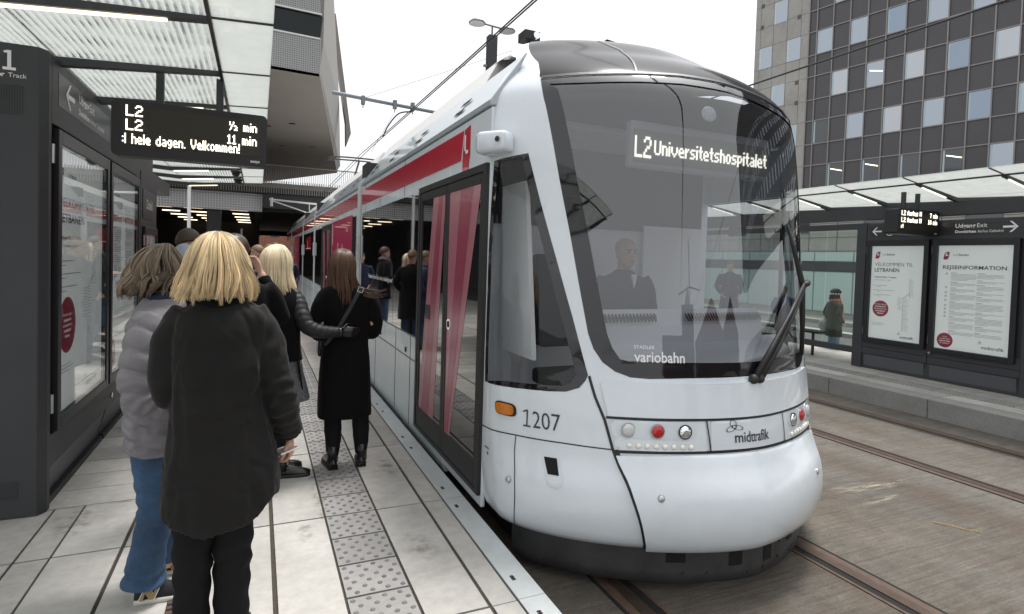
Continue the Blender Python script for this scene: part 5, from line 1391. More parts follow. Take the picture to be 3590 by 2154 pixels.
# ------------------------------------------------------------------ people
def ring(cx, cy, z, rx, ry, n=36, e=2.3, rot=0.0, fn=None):
    out = []
    for i in range(n):
        a = 2 * PI * i / n; c, s = math.cos(a), math.sin(a)
        k = 1.0 if fn is None else fn(a)
        x = rx * abs(c) ** (2 / e) * (1 if c >= 0 else -1) * k; y = ry * abs(s) ** (2 / e) * (1 if s >= 0 else -1) * k
        out.append(Vector((cx + x * math.cos(rot) - y * math.sin(rot), cy + x * math.sin(rot) + y * math.cos(rot), z)))
    return out
def lofted(mb, keys, n=36, sub=6, e=2.3, fold=0.0, seed=0, quilt=None, hem=None, cap=True, creases=(), seams=(), ridge=0.0):
    """keys (z, cx, cy, rx, ry) top to bottom, interpolated; fold = noise folds; quilt = (pitch, depth)"""
    K = [Vector((k[1], k[2], k[0])) for k in keys]; Rr = [Vector((k[3], k[4], 0)) for k in keys]
    P = catmull(K, sub); Q = catmull(Rr, sub); rl = []
    for i, (p, q) in enumerate(zip(P, Q)):
        def fn(a, p=p):
            f = 1.0
            if fold: f += fold * noise.noise(Vector((math.cos(a) * 2.2 + seed, math.sin(a) * 2.2, p.z * 3.1))) + fold * .6 * noise.noise(Vector((math.cos(a) * 5 + seed, math.sin(a) * 5, p.z * 8 + a)))
            if ridge:
                nn = noise.noise(Vector((math.cos(a) * 2.4 + p.z * 1.7 + seed, math.sin(a) * 2.4 - p.z, p.z * 8.5)))
                f -= ridge * max(0, 1 - abs(nn) * 5.5) ** 2
            for za, aa, zb2, ab in seams:
                if zb2 < p.z < za:
                    t_ = (za - p.z) / (za - zb2); ac = R(aa + (ab - aa) * t_ ** .8); da = (a - ac + PI) % (2 * PI) - PI; f -= .03 * math.exp(-(da / R(2.6)) ** 2)
            for z0, a0, sl, w, dp, aw in creases:
                da = (a - R(a0) + PI) % (2 * PI) - PI
                dz = p.z - z0 - sl * da - .012 * noise.noise(Vector((da * 4, z0 * 9, 1)))
                f -= dp * math.exp(-(da / R(aw)) ** 2) * (math.exp(-(dz / w) ** 2) - .55 * math.exp(-((dz - 1.9 * w) / (1.3 * w)) ** 2))
            if quilt:
                ph = (p.z + .012 * math.sin(a * 3 + seed) + .05 * math.sin(a + 1) * quilt[2] if len(quilt) > 2 else p.z) / quilt[0]
                f += quilt[1] * (abs(math.sin(PI * ph)) ** .30 - .8) + quilt[1] * .35 * noise.noise(Vector((a * 3, p.z * 25, seed)))
            return f
        r_ = ring(p.x, p.y, p.z, q.x, q.y, n, e, 0, fn)
        if hem and i >= len(P) - sub: 
            w = (i - (len(P) - 1 - sub)) / sub
            for v in r_: v.z += hem(v.x - p.x, v.y - p.y) * w
        rl.append(r_)
    mb.rings(rl, cap)
def limb(mb, pts, rad, n=16, sub=6, ratio=1.0, fold=0.0, quilt=None, seed=0, wr=()):
    P = catmull(pts, sub); Rr = [v.x for v in catmull([(r_, 0, 0) for r_ in rad], sub)]
    L_ = [0]
    for a, b in zip(P, P[1:]): L_.append(L_[-1] + (b - a).length)
    T = L_[-1]
    def fn(t, a):
        f = 1.0; i = min(int(round(t * (len(P) - 1))), len(P) - 1); d = L_[i]
        if fold: f += fold * noise.noise(Vector((math.cos(a) * 2 + seed, math.sin(a) * 2, d * 9))) + fold * .6 * math.sin(d * 60 + 2 * math.sin(a + seed) + 3 * noise.noise(Vector((d * 5, a, seed))))
        for t0, w, am, fr in wr: f += am * math.exp(-((t - t0) / w) ** 2) * math.sin(d * fr + 1.3 * math.sin(a + seed) + 2.5 * noise.noise(Vector((math.cos(a) * 1.5, math.sin(a) * 1.5, d * 6 + seed))))
        if quilt: f += quilt[1] * (abs(math.sin(PI * (d + .010 * math.sin(a * 2 + seed)) / quilt[0])) ** .32 - .75)
        return f
    mb.tube(P, Rr, n, True, ratio, fn)
HZ = [0, .02, .05, .08, .11, .14, .17, .20, .222, .232]
HW = [.022, .044, .058, .065, .069, .073, .074, .065, .038, .006]
HF = [.060, .082, .088, .088, .090, .094, .092, .074, .040, .006]
HB = [.0, -.02, -.045, -.07, -.088, -.098, -.100, -.086, -.046, -.006]
def head(mb, c, s=1.0, yaw=0.0, pitch=0.0):
    """head with brow, nose, mouth and ears; c = point under the chin on the neck axis, facing +Y turned by yaw"""
    c = Vector(c); rot = Matrix.Rotation(yaw, 3, 'Z') @ Matrix.Rotation(pitch, 3, 'X'); n = 28
    tf = lambda x, y, z: c + rot @ (Vector((x, y, z)) * s)
    zs = [Vector((HZ[i], HW[i], 0)) for i in range(10)]; P = catmull([(HZ[i], HW[i], HF[i]) for i in range(10)], 4); Bk = catmull([(HB[i], 0, 0) for i in range(10)], 4)
    rl = []
    for p, bk in zip(P, Bk):
        z, w, f, bb = p.x, p.y, p.z, bk.x; cy = (f + bb) / 2; ry = (f - bb) / 2; r_ = []
        for i in range(n):
            a = 2 * PI * i / n; x = w * math.cos(a); y = cy + ry * math.sin(a)
            g = math.exp(-((x) / .014) ** 2) if math.sin(a) > 0 else 0
            y += g * (.024 * math.exp(-((z - .088) / .016) ** 2) + .010 * math.exp(-((z - .112) / .014) ** 2) + .006 * math.exp(-((z - .052) / .010) ** 2))
            if math.sin(a) > 0: y -= .010 * math.exp(-((abs(x) - .032) / .014) ** 2 - ((z - .118) / .012) ** 2)
            r_.append(tf(x, y, z))
        rl.append(r_)
    mb.rings(rl)
    for sx_ in (-1, 1):
        q = MB(); q.ball((0, 0, 0), (.008, .017, .030), 10, 6); mb.add([tf(sx_ * .074 + v[0], -.010 + v[1], .10 + v[2]) for v in q.v], q.f)
    return tf
def face_parts(tf, parent, s=1.0):
    q = MB()
    for sx_ in (-1, 1): q.ball(tf(sx_ * .031, .086, .118), (.010 * s, .007 * s, .006 * s), 8, 6)
    q.build("eyes", "eye", parent, smooth=True)
    q = MB(); q.ball(tf(0, .090, .052), (.022 * s, .007 * s, .006 * s), 10, 6); q.build("lips", "lips", parent, smooth=True)
    q = MB()
    for sx_ in (-1, 1): q.tube([tf(sx_ * .014, .096, .137), tf(sx_ * .032, .093, .142), tf(sx_ * .048, .082, .136)], .0035 * s, 6)
    q.build("eyebrows", "hair_dark", parent, smooth=True)
def hand(mb, wrist, d, palm, thumb_side, curl=.6, s=1.0, thumb_up=0.0):
    """palm, four unequal bent fingers and a thumb; d = pointing direction, palm = direction the palm faces"""
    w = Vector(wrist); d = Vector(d).normalized(); p = Vector(palm).normalized(); p = (p - d * p.dot(d)).normalized(); x = d.cross(p) * thumb_side
    mb.tube([w - d * .03 * s, w, w + d * .03 * s, w + d * .06 * s, w + d * .088 * s], [.024 * s, .026 * s, .036 * s, .040 * s, .036 * s], 14, True, .42) if False else None
    rl = []
    for t, rw, rt_ in ((-.035, .025, .021), (0, .027, .018), (.035, .038, .016), (.065, .041, .015), (.09, .038, .012)):
        rl.append([w + d * (t * s) + x * (rw * s * math.cos(2 * PI * i / 14)) + p * (rt_ * s * math.sin(2 * PI * i / 14)) for i in range(14)])
    mb.rings(rl)
    for k, ln in enumerate((.066, .076, .071, .055)):
        b0 = w + d * (.084 * s) + x * ((.027 - .018 * k) * s); a = curl * (1 + .12 * k); P = [b0 - d * .012 * s, b0]; dirv = d.copy(); ax = 0
        for q in range(3):
            ax += a * (.75, .95, .7)[q]; v = d * math.cos(ax) + p * math.sin(ax); P.append(P[-1] + v * (ln * s * (.45, .31, .24)[q]))
        mb.tube(P, [.0095 * s, .0095 * s, .0088 * s, .0080 * s, .0062 * s], 8)
    b0 = w + d * .022 * s + x * .028 * s
    t1 = (d * (.75 - .6 * thumb_up) + x * (.75 + .1 * thumb_up) + p * (.45 * (1 - thumb_up))).normalized(); t2 = (d * (.95 - .7 * thumb_up) + x * (.25 + .7 * thumb_up) + p * (.5 * (1 - thumb_up))).normalized()
    mb.tube([b0 - t1 * .015 * s, b0 + t1 * .034 * s, b0 + t1 * .034 * s + t2 * .03 * s, b0 + t1 * .034 * s + t2 * .052 * s], [.014 * s, .012 * s, .0105 * s, .0075 * s], 8)
def remesh(o, vox, sm=4):
    r_ = o.modifiers.new("merge", 'REMESH'); r_.mode = 'VOXEL'; r_.voxel_size = vox; r_.use_smooth_shade = True
    if sm: s = o.modifiers.new("soft", 'SMOOTH'); s.iterations = sm; s.factor = .5
def hair(parent, c, m_, length, flare=.25, n=520, seed=1, rad=.0026, face=70, curl=.012, part=(-.01, .02), grow=.016, root_dark=True, zdrop=None, lift=0.0, s=1.0, wind=(0, 0), ragged=.18, tipin=0.0, back_cut=0.0, yaw=0.0, thm=102, pw=1.2):
    """strand hair: a cap of many thin tapering locks from a parting over the skull and down; c = chin point, head facing +Y"""
    rnd = random.Random(seed); c = Vector(c); e0 = Vector((0, -.004, .128)) * s; ex = Vector((.079, .104, .112)) * s
    rot = Matrix.Rotation(yaw, 3, 'Z')
    def path(phi, g, ln, jit, k=10):
        out = []; st = Vector((part[0], part[1], 0)) * s
        dirx, diry = math.sin(phi), -math.cos(phi)          # phi = 0 at the back of the head
        for i in range(k + 1):
            t = i / k
            if t < .5:
                th = R(6 + (thm - 6) * (t / .5)); bl = max(0, 1 - t / .16)
                p = e0 + Vector((dirx * (ex.x + g) * math.sin(th), diry * (ex.y + g) * math.sin(th), (ex.z + g * 1.0) * math.cos(th))) + st * bl
            else:
                q = (t - .5) / .5; th = R(thm); b0 = e0 + Vector((dirx * (ex.x + g) * math.sin(th), diry * (ex.y + g) * math.sin(th), (ex.z + g) * math.cos(th)))
                out_ = 1 + flare * (q ** pw) - tipin * q * q
                p = Vector((e0.x + (b0.x - e0.x) * out_, e0.y + (b0.y - e0.y) * (1 + flare * .45 * q - tipin * .5 * q * q), b0.z - ln * q)) + Vector((wind[0], wind[1], 0)) * q * q
            nz = Vector((noise.noise(Vector((phi * 3 + seed, t * 2.5, jit))), noise.noise(Vector((phi * 3, t * 2.5 + 7, jit + seed))), .4 * noise.noise(Vector((phi * 4, t * 3 + 3, jit)))))
            p = p + nz * curl * (t ** .8) * 2
            out.append(c + rot @ p)
        return out
    lim = R(180 - face)
    # under-layer so no scalp shows
    q = MB(); q.tint = .12; G = []; na = 40
    for i in range(na + 1):
        phi = -lim + 2 * lim * i / na; G.append(path(phi, grow * s * .45, (length - back_cut * math.cos(phi)) * s * .90, 0, 12))
    V = [p for g in G for p in g]; q.add(V, [(i * 13 + j, i * 13 + j + 1, (i + 1) * 13 + j + 1, (i + 1) * 13 + j) for i in range(na) for j in range(12)])
    nc = int(26 + lim * 14); cr_ = random.Random(seed + 99); cl_ = [(cr_.random(), cr_.gauss(0, .11), cr_.uniform(-.3, .3)) for _ in range(nc + 1)]
    for k in range(n):
        phi = rnd.uniform(-lim, lim); ci = min(nc, int((phi + lim) / (2 * lim) * nc + cl_[k % nc][2])); pc = -lim + (ci + .5) / nc * 2 * lim; g = grow * s * (.55 + .55 * rnd.random()) + lift * rnd.random() * s; ln = (length - back_cut * math.cos(phi)) * s * (1 - ragged + ragged * (.85 * cl_[ci][0] + .45 * rnd.random()))
        P0 = path(phi, g, ln, ci * .37, 11); P1 = path(pc, g, ln, ci * .37, 11); P = [a_.lerp(b_, .42 * (q_ / 11) ** 1.5) for q_, (a_, b_) in enumerate(zip(P0, P1))]; m2 = rnd.uniform(.8, 1.25); kk = len(P)
        q.tint = min(1, max(0, rnd.gauss(.52, .17) + cl_[ci][1]))
        rd = [rad * m2 * s * (.6 if i == 0 else (1 if i < kk - 3 else (.8, .5, .15)[i - kk + 3])) for i in range(kk)]
        n0 = len(q.t); q.tube(P, rd, 4, False, 1.9)
        for f_ in range(n0, len(q.t)):
            sg_ = (f_ - n0) // 4; q.t[f_] = q.t[f_] * ((.62, .76, .88)[sg_] if sg_ < 3 else 1.0) + (.06 if sg_ > kk - 5 else 0)
    return q.build("hair", m_, parent, smooth=True)

def shoe(mb, c, fwd, s=1.0, heel=0.0, sole=0, upper=1, high=.0):
    """shoe with separate sole; c = heel centre on the ground, fwd = toe direction"""
    c = Vector(c); f = Vector((fwd[0], fwd[1], 0)).normalized(); x = Vector((f.y, -f.x, 0))
    prof_ = [(-.035, .030, .055), (0, .036, .075), (.06, .038, .080), (.12, .043, .062), (.18, .046, .046), (.225, .038, .034), (.25, .018, .022)]
    mb.cm = sole; rl = [[c + f * (t * s) + x * (math.cos(2 * PI * i / 16) * (w + .006) * s * 1.05) + ZV * z for t, w, h in ((t, w, h),) for i in range(16)] for z in (0,) for t, w, h in ()]
    out = []
    for sg in (1, -1):
        for t, w, h in (prof_ if sg > 0 else prof_[::-1]): out.append(c + f * (t * s) + x * (sg * (w + .004) * s))
    mb.prism([p + ZV * .001 for p in out], (0, 0, .024 * s + heel * 0))
    mb.cm = upper; rl = []
    for t, w, h in prof_:
        hh = h * s + .010; r_ = []
        for i in range(14):
            a = 2 * PI * i / 14; r_.append(c + f * (t * s) + x * (w * s * math.cos(a)) + ZV * (.012 + max(0, math.sin(a)) * hh))
        rl.append(r_)
    mb.rings(rl)
    if high: mb.tube([c + f * .02 * s + ZV * .05, c + f * .015 * s + ZV * (.05 + high * .5), c + f * .012 * s + ZV * (.05 + high)], [.046 * s, .044 * s, .047 * s], 14)

def simple_person(name_label, x, y, h, rz, coat, trousers, hairm, arms="down", hair_style="short", beard=False, coat_len=.5, vox=.012, yaw=0.0, scarf=None, hood=None, hat=None, z=0.0, seated=False, group=None, legs=True, quilted=False, z_cut=None):
    k = h / 1.72; e = empty("person", (x, y, z), rz); thing(e, name_label, "person", group)
    V3 = lambda a, b, c_: Vector((a * k, b * k, c_ * k))
    b = MB(); tf = head(b, V3(0, .01, 1.485), k, yaw)
    b.tube([V3(0, -.012, 1.40), V3(0, -.005, 1.48), V3(0, -.003, 1.56)], [.062 * k, .052 * k, .055 * k], 14)
    lofted(b, [(1.44 * k, 0, -.01 * k, .10 * k, .07 * k), (1.36 * k, 0, -.01 * k, .17 * k, .09 * k), (1.1 * k, 0, 0, .14 * k, .09 * k), (.95 * k, 0, 0, .15 * k, .10 * k), (.84 * k, 0, 0, .14 * k, .09 * k)], 20, 3)
    if arms == "phone": H_ = [((-.20, 0, 1.39), (-.25, -.02, 1.12), (-.12, .26, 1.12)), ((.20, 0, 1.39), (.25, -.02, 1.12), (.10, .26, 1.13))]
    elif arms == "raise": H_ = [((-.20, 0, 1.39), (-.25, 0, 1.10), (-.24, .06, .86)), ((.20, 0, 1.39), (.28, .08, 1.18), (.155, .18, 1.475))]
    elif arms == "pocket": H_ = [((-.20, 0, 1.39), (-.27, -.05, 1.12), (-.19, .10, .96)), ((.20, 0, 1.39), (.27, -.05, 1.12), (.19, .10, .96))]
    elif arms == "drive": H_ = [((-.20, 0, 1.39), (-.26, .02, 1.13), (-.14, .34, 1.10)), ((.20, 0, 1.39), (.26, .02, 1.13), (.17, .36, 1.12))]
    else: H_ = [((-.20, 0, 1.39), (-.25, -.02, 1.10), (-.25, .03, .86)), ((.20, 0, 1.39), (.25, -.02, 1.10), (.25, .03, .86))]
    for i, (sh, el, wr) in enumerate(H_):
        sh, el, wr = V3(*sh), V3(*el), V3(*wr); limb(b, [sh, el, wr], [.042 * k, .036 * k, .026 * k], 10, 4)
        d = (wr - el).normalized(); pn = Vector((1 if i == 0 else -1, .2, 0)) if arms in ("down", "pocket") else Vector((0, .2, 1)) if arms == "phone" else Vector((0, .4, -1)) if arms == "drive" else Vector((-1, -.5, 0))
        hand(b, wr + d * .02 * k, d, pn, 1 if i == 0 else -1, .55, k * .95, .9 if arms == "raise" and i == 1 else 0)
    if legs:
        for sx_ in (-1, 1): limb(b, [V3(.085 * sx_, 0, .92), V3(.092 * sx_, .012, .48), V3(.092 * sx_, -.008, .06)], [.07 * k, .045 * k, .03 * k], 12, 4)
    body = b.build("body", "skin", e, smooth=True); remesh(body, vox)
    face_parts(tf, body, k)
    b = MB(); zt = coat_len
    lofted(b, [(1.475 * k, 0, -.005, .062 * k, .060 * k), (1.44 * k, 0, -.01 * k, .10 * k, .08 * k), (1.40 * k, 0, -.012 * k, .185 * k, .10 * k), (1.28 * k, 0, -.01 * k, .205 * k, .125 * k), (1.08 * k, 0, 0, .185 * k, .125 * k), (.95 * k, 0, 0, .19 * k, .13 * k), (max(zt, .80) * k, 0, 0, .20 * k, .135 * k)] + ([(zt * k, 0, 0, .215 * k, .15 * k)] if zt < .75 else []), 30, 5, 2.3, .05, x * 3 + y, quilt=(.085 * k, .07) if quilted else None)
    for sh, el, wr in H_:
        sh, el, wr = V3(*sh), V3(*el), V3(*wr); limb(b, [sh + V3(-.03 * (1 if sh.x > 0 else -1), 0, .0), sh.lerp(el, .3) , el, wr - (wr - el) * .06], [.068 * k, .066 * k, .056 * k, .044 * k], 14, 5, 1, .05, seed=y, quilt=(.08 * k, .10) if quilted else None)
    co_ = b.build("coat", coat, e, smooth=True); remesh(co_, .014, 3)
    if legs:
        b = MB()
        for sx_ in (-1, 1): limb(b, [V3(.085 * sx_, 0, .95), V3(.092 * sx_, .012, .50), V3(.092 * sx_, -.008, .05)], [.098 * k, .070 * k, .058 * k], 14, 6, 1, .06, seed=sx_)
        b.build("trousers", trousers, e, smooth=True)
        b = MB()
        for sx_ in (-1, 1): shoe(b, V3(.092 * sx_, -.03, 0), (0.1 * sx_, 1), k)
        b.build("shoes", ["black", "leather_black"], e, smooth=True)
    c_ = V3(0, .01, 1.485)
    if hair_style == "short":
        q = MB(); rot = Matrix.Rotation(yaw, 3, 'Z'); rl = []
        for th in range(0, 9):
            a = R(4 + th * 12.5); r_ = []
            for i in range(28):
                p = 2 * PI * i / 28; yy = math.sin(p); fr = max(0, yy); a2 = a * (1 - (.42 * fr + .16 * abs(math.cos(p)) * (1 - fr)) * (a / R(104)))
                nn = 1 + .03 * noise.noise(Vector((math.cos(p) * 6, yy * 6, th * .9)))
                r_.append(c_ + rot @ (Vector((.087 * math.sin(a2) * math.cos(p) * nn, -.004 + .114 * math.sin(a2) * yy * nn, .122 + .128 * math.cos(a2) * nn)) * k))
            rl.append(r_)
        q.rings(rl); q.build("hair", hairm, e, smooth=True)
    elif hair_style == "long": hair(e, c_, hairm, .24, .15, 170, int(x * 10 + y), .0045, face=62, s=k, yaw=yaw)
    elif hair_style == "bob": hair(e, c_, hairm, .13, .10, 170, int(x * 10 + y), .0045, face=62, s=k, yaw=yaw)
    if scarf:
        q = MB(); P = [V3(.075 * math.sin(a), .005 + .078 * math.cos(a), 1.475 + .012 * math.sin(2 * a)) for a in (2 * PI * i / 16 for i in range(17))]; q.tube(P, .046 * k, 10, True)
        q.tube(catmull([V3(.03, .10, 1.47), V3(.05, .15, 1.36), V3(.06, .155, 1.22), V3(.055, .15, 1.12)], 4), [.04 * k] * 12 + [.046 * k], 10, True, .6); q.build("scarf", scarf, e, smooth=True)
    if hood:
        q = MB(); rl = []
        for th in range(0, 10):
            a = R(3 + th * 13.5); r_ = []
            for i in range(28):
                p = 2 * PI * i / 28; yy = math.sin(p); a2 = a * (1 - .40 * max(0, yy) * min(1, a / R(100))); r_.append(c_ + V3(.105 * math.sin(a2) * math.cos(p), -.012 + .125 * math.sin(a2) * yy, .105 + .145 * math.cos(a2)))
            rl.append(r_)
        q.rings(rl); q.build("hood", hood, e, smooth=True)
    return e

# --- blonde woman in the long black coat, nearest to the camera
pa = empty("person", (-.14, 2.6, 0)); thing(pa, "blonde woman seen from behind in a long matt black coat, nearest to the camera", "person")
b = MB(); HC = (-.008, .0, 1.468)
tf = head(b, HC, .97, -.25); b.tube([(0, -.012, 1.38), (-.005, -.006, 1.47), (-.008, 0, 1.55)], [.064, .054, .056], 16)
lofted(b, [(1.44, .01, 0, .10, .075), (1.34, 0, 0, .155, .095), (1.1, .0, 0, .15, .10), (.9, .02, 0, .16, .11), (.80, .03, 0, .15, .10)], 24, 3)
limb(b, [(.13, 0, 1.36), (.225, -.01, 1.08), (.27, .09, .86)], [.045, .04, .028], 12, 4)
limb(b, [(-.15, 0, 1.36), (-.18, .02, 1.10), (-.06, .22, 1.05)], [.045, .04, .028], 12, 4)
hand(b, (.280, .095, .85), (.06, .12, -.62), (-1, .15, .1), -1, .85, 1.0)
hand(b, (-.05, .23, 1.05), (.8, .5, 0), (0, .3, -1), 1, .6, .95)
for x in (-.09, .07): limb(b, [(x + .01, 0, .88), (x, .01, .46), (x, 0, .05)], [.085, .058, .04], 12, 4)
body = b.build("body", "skin", pa, smooth=True); remesh(body, .006, 2); face_parts(tf, body)
b = MB()
hemf = lambda x, y: .10 * (min(1, abs(x + .02) / .22) ** 2.2) - .015 + .006 * math.sin(x * 40)
lofted(b, [(1.500, .0, -.005, .072, .076), (1.468, .005, -.008, .088, .088), (1.445, .015, -.01, .115, .10), (1.405, .012, -.012, .165, .118), (1.33, .008, -.01, .180, .135), (1.20, .005, -.005, .182, .145), (1.06, .004, 0, .180, .145), (.92, .012, .005, .188, .150), (.78, .016, .005, .212, .16), (.66, .016, .005, .220, .165), (.565, .014, .005, .216, .166)], 132, 15, 2.35, .06, 3, hem=hemf, ridge=.030, seams=[(1.47, -76, 1.16, -34), (1.47, -104, 1.16, -146), (1.05, -58, .58, -62)], creases=[(1.045, -62, .05, .011, .045, 24), (1.01, -100, -.03, .010, .035, 22), (.975, -55, .07, .010, .03, 22), (1.10, -42, .12, .011, .05, 15), (.92, -80, .02, .010, .022, 26), (.80, -50, -.10, .014, .03, 16), (.73, -120, .06, .014, .03, 20)])
limb(b, [(.10, -.005, 1.405), (.165, -.012, 1.30), (.20, -.015, 1.16), (.238, -.01, 1.04), (.262, .05, .93), (.276, .085, .868)], [.078, .078, .074, .068, .060, .056], 30, 22, 1, .03, seed=2, wr=[(.58, .16, .10, 120), (.93, .08, .10, 170), (.25, .15, .05, 80)])
limb(b, [(-.10, -.005, 1.405), (-.165, 0, 1.28), (-.175, .01, 1.10), (-.12, .12, 1.05), (-.07, .20, 1.05)], [.078, .076, .066, .056, .048], 22, 7, 1, .05, seed=5)
co_ = b.build("coat", "coat_black", pa, smooth=True); remesh(co_, .0065, 1)
b = MB(); b.tube(catmull([(.0 + .088 * math.cos(a), -.006 + .092 * math.sin(a), 1.478 + .018 * math.sin(a) - .006 * math.cos(a)) for a in (2 * PI * i / 12 for i in range(13))], 3), .026, 10); b.build("collar", "coat_wool", pa, smooth=True)
b = MB(); limb(b, [(-.075, 0, .80), (-.083, .012, .48), (-.086, 0, .22), (-.086, -.005, .03)], [.090, .076, .066, .070], 28, 20, 1, .035, seed=1, wr=[(.42, .18, .06, 60), (.8, .15, .04, 50)]); limb(b, [(.07, 0, .80), (.062, .012, .48), (.06, 0, .22), (.06, -.005, .03)], [.090, .077, .068, .072], 28, 20, 1, .035, seed=8, wr=[(.42, .18, .06, 60), (.8, .15, .04, 50)]); b.build("trousers", "trousers_black", pa, smooth=True)
b = MB(); shoe(b, (-.086, -.03, 0), (-.1, 1)); shoe(b, (.06, -.03, 0), (.15, 1)); b.build("shoes", ["black", "leather_black"], pa, smooth=True)
hair(pa, HC, "hair_blonde", .165, .50, 2600, 4, .0015, face=50, curl=.017, part=(-.004, .03), grow=.022, s=1.0, ragged=.30, tipin=.02, yaw=-.12, back_cut=-.006, lift=.008, thm=74, pw=1.0, wind=(-.012, 0))
b = MB(); b.obox((.262, .075, .792), (.040, .02, .006), (-.02, .055, -.01), (.0, .001, .004)); ph = b.build("phone", "phone", bevel=.003); ph.location = (-.14, 2.6, 0)
thing(ph, "slim pale phone held low in the blonde woman's right hand", "phone")

# --- woman in the grey quilted jacket and jeans, facing the tram
pb_ = empty("person", (-.425, 3.17, 0)); thing(pb_, "woman with tousled greying brown hair in a grey quilted jacket and blue jeans", "person")
HG = (.015, .02, 1.405); b = MB()
tf = head(b, HG, .97, -1.15); b.tube([(.0, .0, 1.35), (.015, .01, 1.43), (.02, .015, 1.5)], [.06, .052, .054], 14)
lofted(b, [(1.38, 0, 0, .07, .10), (1.28, 0, 0, .09, .155), (1.05, 0, 0, .09, .14), (.85, .01, 0, .10, .15), (.76, .01, 0, .10, .14)], 20, 3)
limb(b, [(.0, -.17, 1.31), (-.03, -.21, 1.04), (.16, -.14, .98)], [.045, .038, .028], 10, 4); limb(b, [(.0, .17, 1.31), (-.03, .21, 1.04), (.16, .14, .98)], [.045, .038, .028], 10, 4)
hand(b, (.17, -.135, .975), (1, .35, -.1), (0, .3, -1), -1, .6, .9); hand(b, (.17, .135, .975), (1, -.35, -.1), (0, -.3, -1), 1, .6, .9)
for y_, x in ((-.06, -.02), (.14, .03)): limb(b, [(.0, y_, .85), (x, y_, .46), (x - .02, y_, .05)], [.08, .055, .04], 10, 4)
body = b.build("body", "skin", pb_, smooth=True); remesh(body, .007, 2); face_parts(tf, body)
b = MB(); lofted(b, [(1.43, .015, .01, .085, .085), (1.395, .01, .005, .095, .11), (1.36, .0, 0, .105, .175), (1.28, -.005, 0, .125, .205), (1.10, -.005, 0, .135, .205), (.95, .0, 0, .138, .205), (.80, .005, 0, .142, .21), (.735, .01, 0, .135, .205), (.715, .01, 0, .12, .195)], 80, 26, 2.4, .02, 6, quilt=(.092, .16, 1))
limb(b, [(.0, -.14, 1.345), (-.02, -.185, 1.26), (-.035, -.215, 1.14), (-.035, -.225, 1.03), (.03, -.21, .975), (.12, -.165, .965), (.17, -.14, .965)], [.078, .086, .086, .084, .078, .066, .054], 36, 30, 1, .02, quilt=(.082, .27), seed=4, wr=[(.62, .15, .06, 190)])
limb(b, [(.0, .14, 1.345), (-.02, .19, 1.22), (-.03, .21, 1.04), (.06, .18, .975), (.17, .14, .965)], [.078, .084, .080, .072, .054], 24, 20, 1, .02, quilt=(.078, .16), seed=9)
co_ = b.build("jacket", "puffer_grey", pb_, smooth=True); remesh(co_, .0055, 0)
b = MB(); b.tube(catmull([(.02 + .07 * math.cos(a), .012 + .075 * math.sin(a), 1.435 + .012 * math.cos(a)) for a in (2 * PI * i / 12 for i in range(13))], 3), .024, 10); b.build("neck_scarf", "navy", pb_, smooth=True)
b = MB()
limb(b, [(-.01, -.06, .86), (-.005, -.065, .62), (.0, -.07, .42), (-.03, -.07, .22), (-.045, -.07, .085)], [.108, .088, .074, .078, .090], 30, 22, .9, .035, seed=3, wr=[(.45, .16, .055, 75), (.92, .10, .06, 110), (.10, .1, .05, 80)])
limb(b, [(.0, .10, .86), (.025, .13, .62), (.045, .15, .42), (.02, .16, .24), (.0, .17, .085)], [.105, .086, .072, .076, .088], 30, 22, .9, .035, seed=6, wr=[(.45, .16, .055, 75), (.92, .10, .06, 110)])
b.build("jeans", "denim", pb_, smooth=True)
for y_, x, ttl in ((-.07, -.045, 0), (.17, .02, 1)):
    b = MB(); shoe(b, (x, y_, 0), (1, -.02 if ttl == 0 else .1), .93, sole=0, upper=1); s_ = b.build("shoe", ["sole_white", "shoe_suede"], pb_, smooth=True)
    b = MB(); fx = Vector((1, -.02, 0)).normalized(); O = Vector((x - .012, y_ - .0425, .024)); up = Vector((.1, .30, 1)).normalized()
    P_ = [(0, 0), (.016, 0), (.022, .030), (.044, 0), (.060, 0), (.078, .052), (.062, .052), (.056, .022), (.034, .052), (.018, .052)]
    b.cm = 1; b.prism([O + fx * (p[0] * 1.12 - .004) + up * (p[1] * 1.12 - .003) for p in P_], Vector((0, .012, 0))); b.cm = 0; b.prism([O + fx * p[0] + up * p[1] + Vector((0, -.0015, 0)) for p in P_], Vector((0, .012, 0)))
    b.build("side_emblem", ["gold", "white_letter"], s_)
hair(pb_, HG, "hair_grey", .125, .24, 2000, 12, .0016, face=74, curl=.034, part=(.0, .02), grow=.024, s=1.0, ragged=.6, yaw=-1.0, wind=(-.05, 0), lift=.018, tipin=.10, thm=80, pw=1.0)

# --- platinum blonde in the short black jacket with quilted sleeves, arm round her neighbour
pc_ = empty("person", (.13, 4.5, 0)); thing(pc_, "platinum blonde woman in a black jacket with shiny quilted sleeves and a speckled skirt", "person")
HP = (-.005, .02, 1.455); b = MB()
tf = head(b, HP, .97, -.75); b.tube([(-.01, .0, 1.36), (-.005, .01, 1.46), (-.003, .015, 1.53)], [.06, .05, .052], 14)
lofted(b, [(1.38, 0, 0, .10, .075), (1.30, 0, 0, .15, .09), (1.05, .02, 0, .13, .09), (.9, .03, 0, .15, .10), (.78, .03, 0, .14, .10)], 20, 3)
limb(b, [(.12, 0, 1.33), (.20, -.10, 1.13), (.46, -.06, 1.07)], [.042, .038, .028], 10, 4); limb(b, [(-.13, 0, 1.33), (-.17, .05, 1.1), (-.10, .22, 1.25)], [.042, .038, .028], 10, 4)
for x, y_ in ((.06, 0), (-.03, .12)): limb(b, [(.02, 0, .85), (x, y_, .46), (x, y_, .06)], [.08, .052, .038], 10, 4)
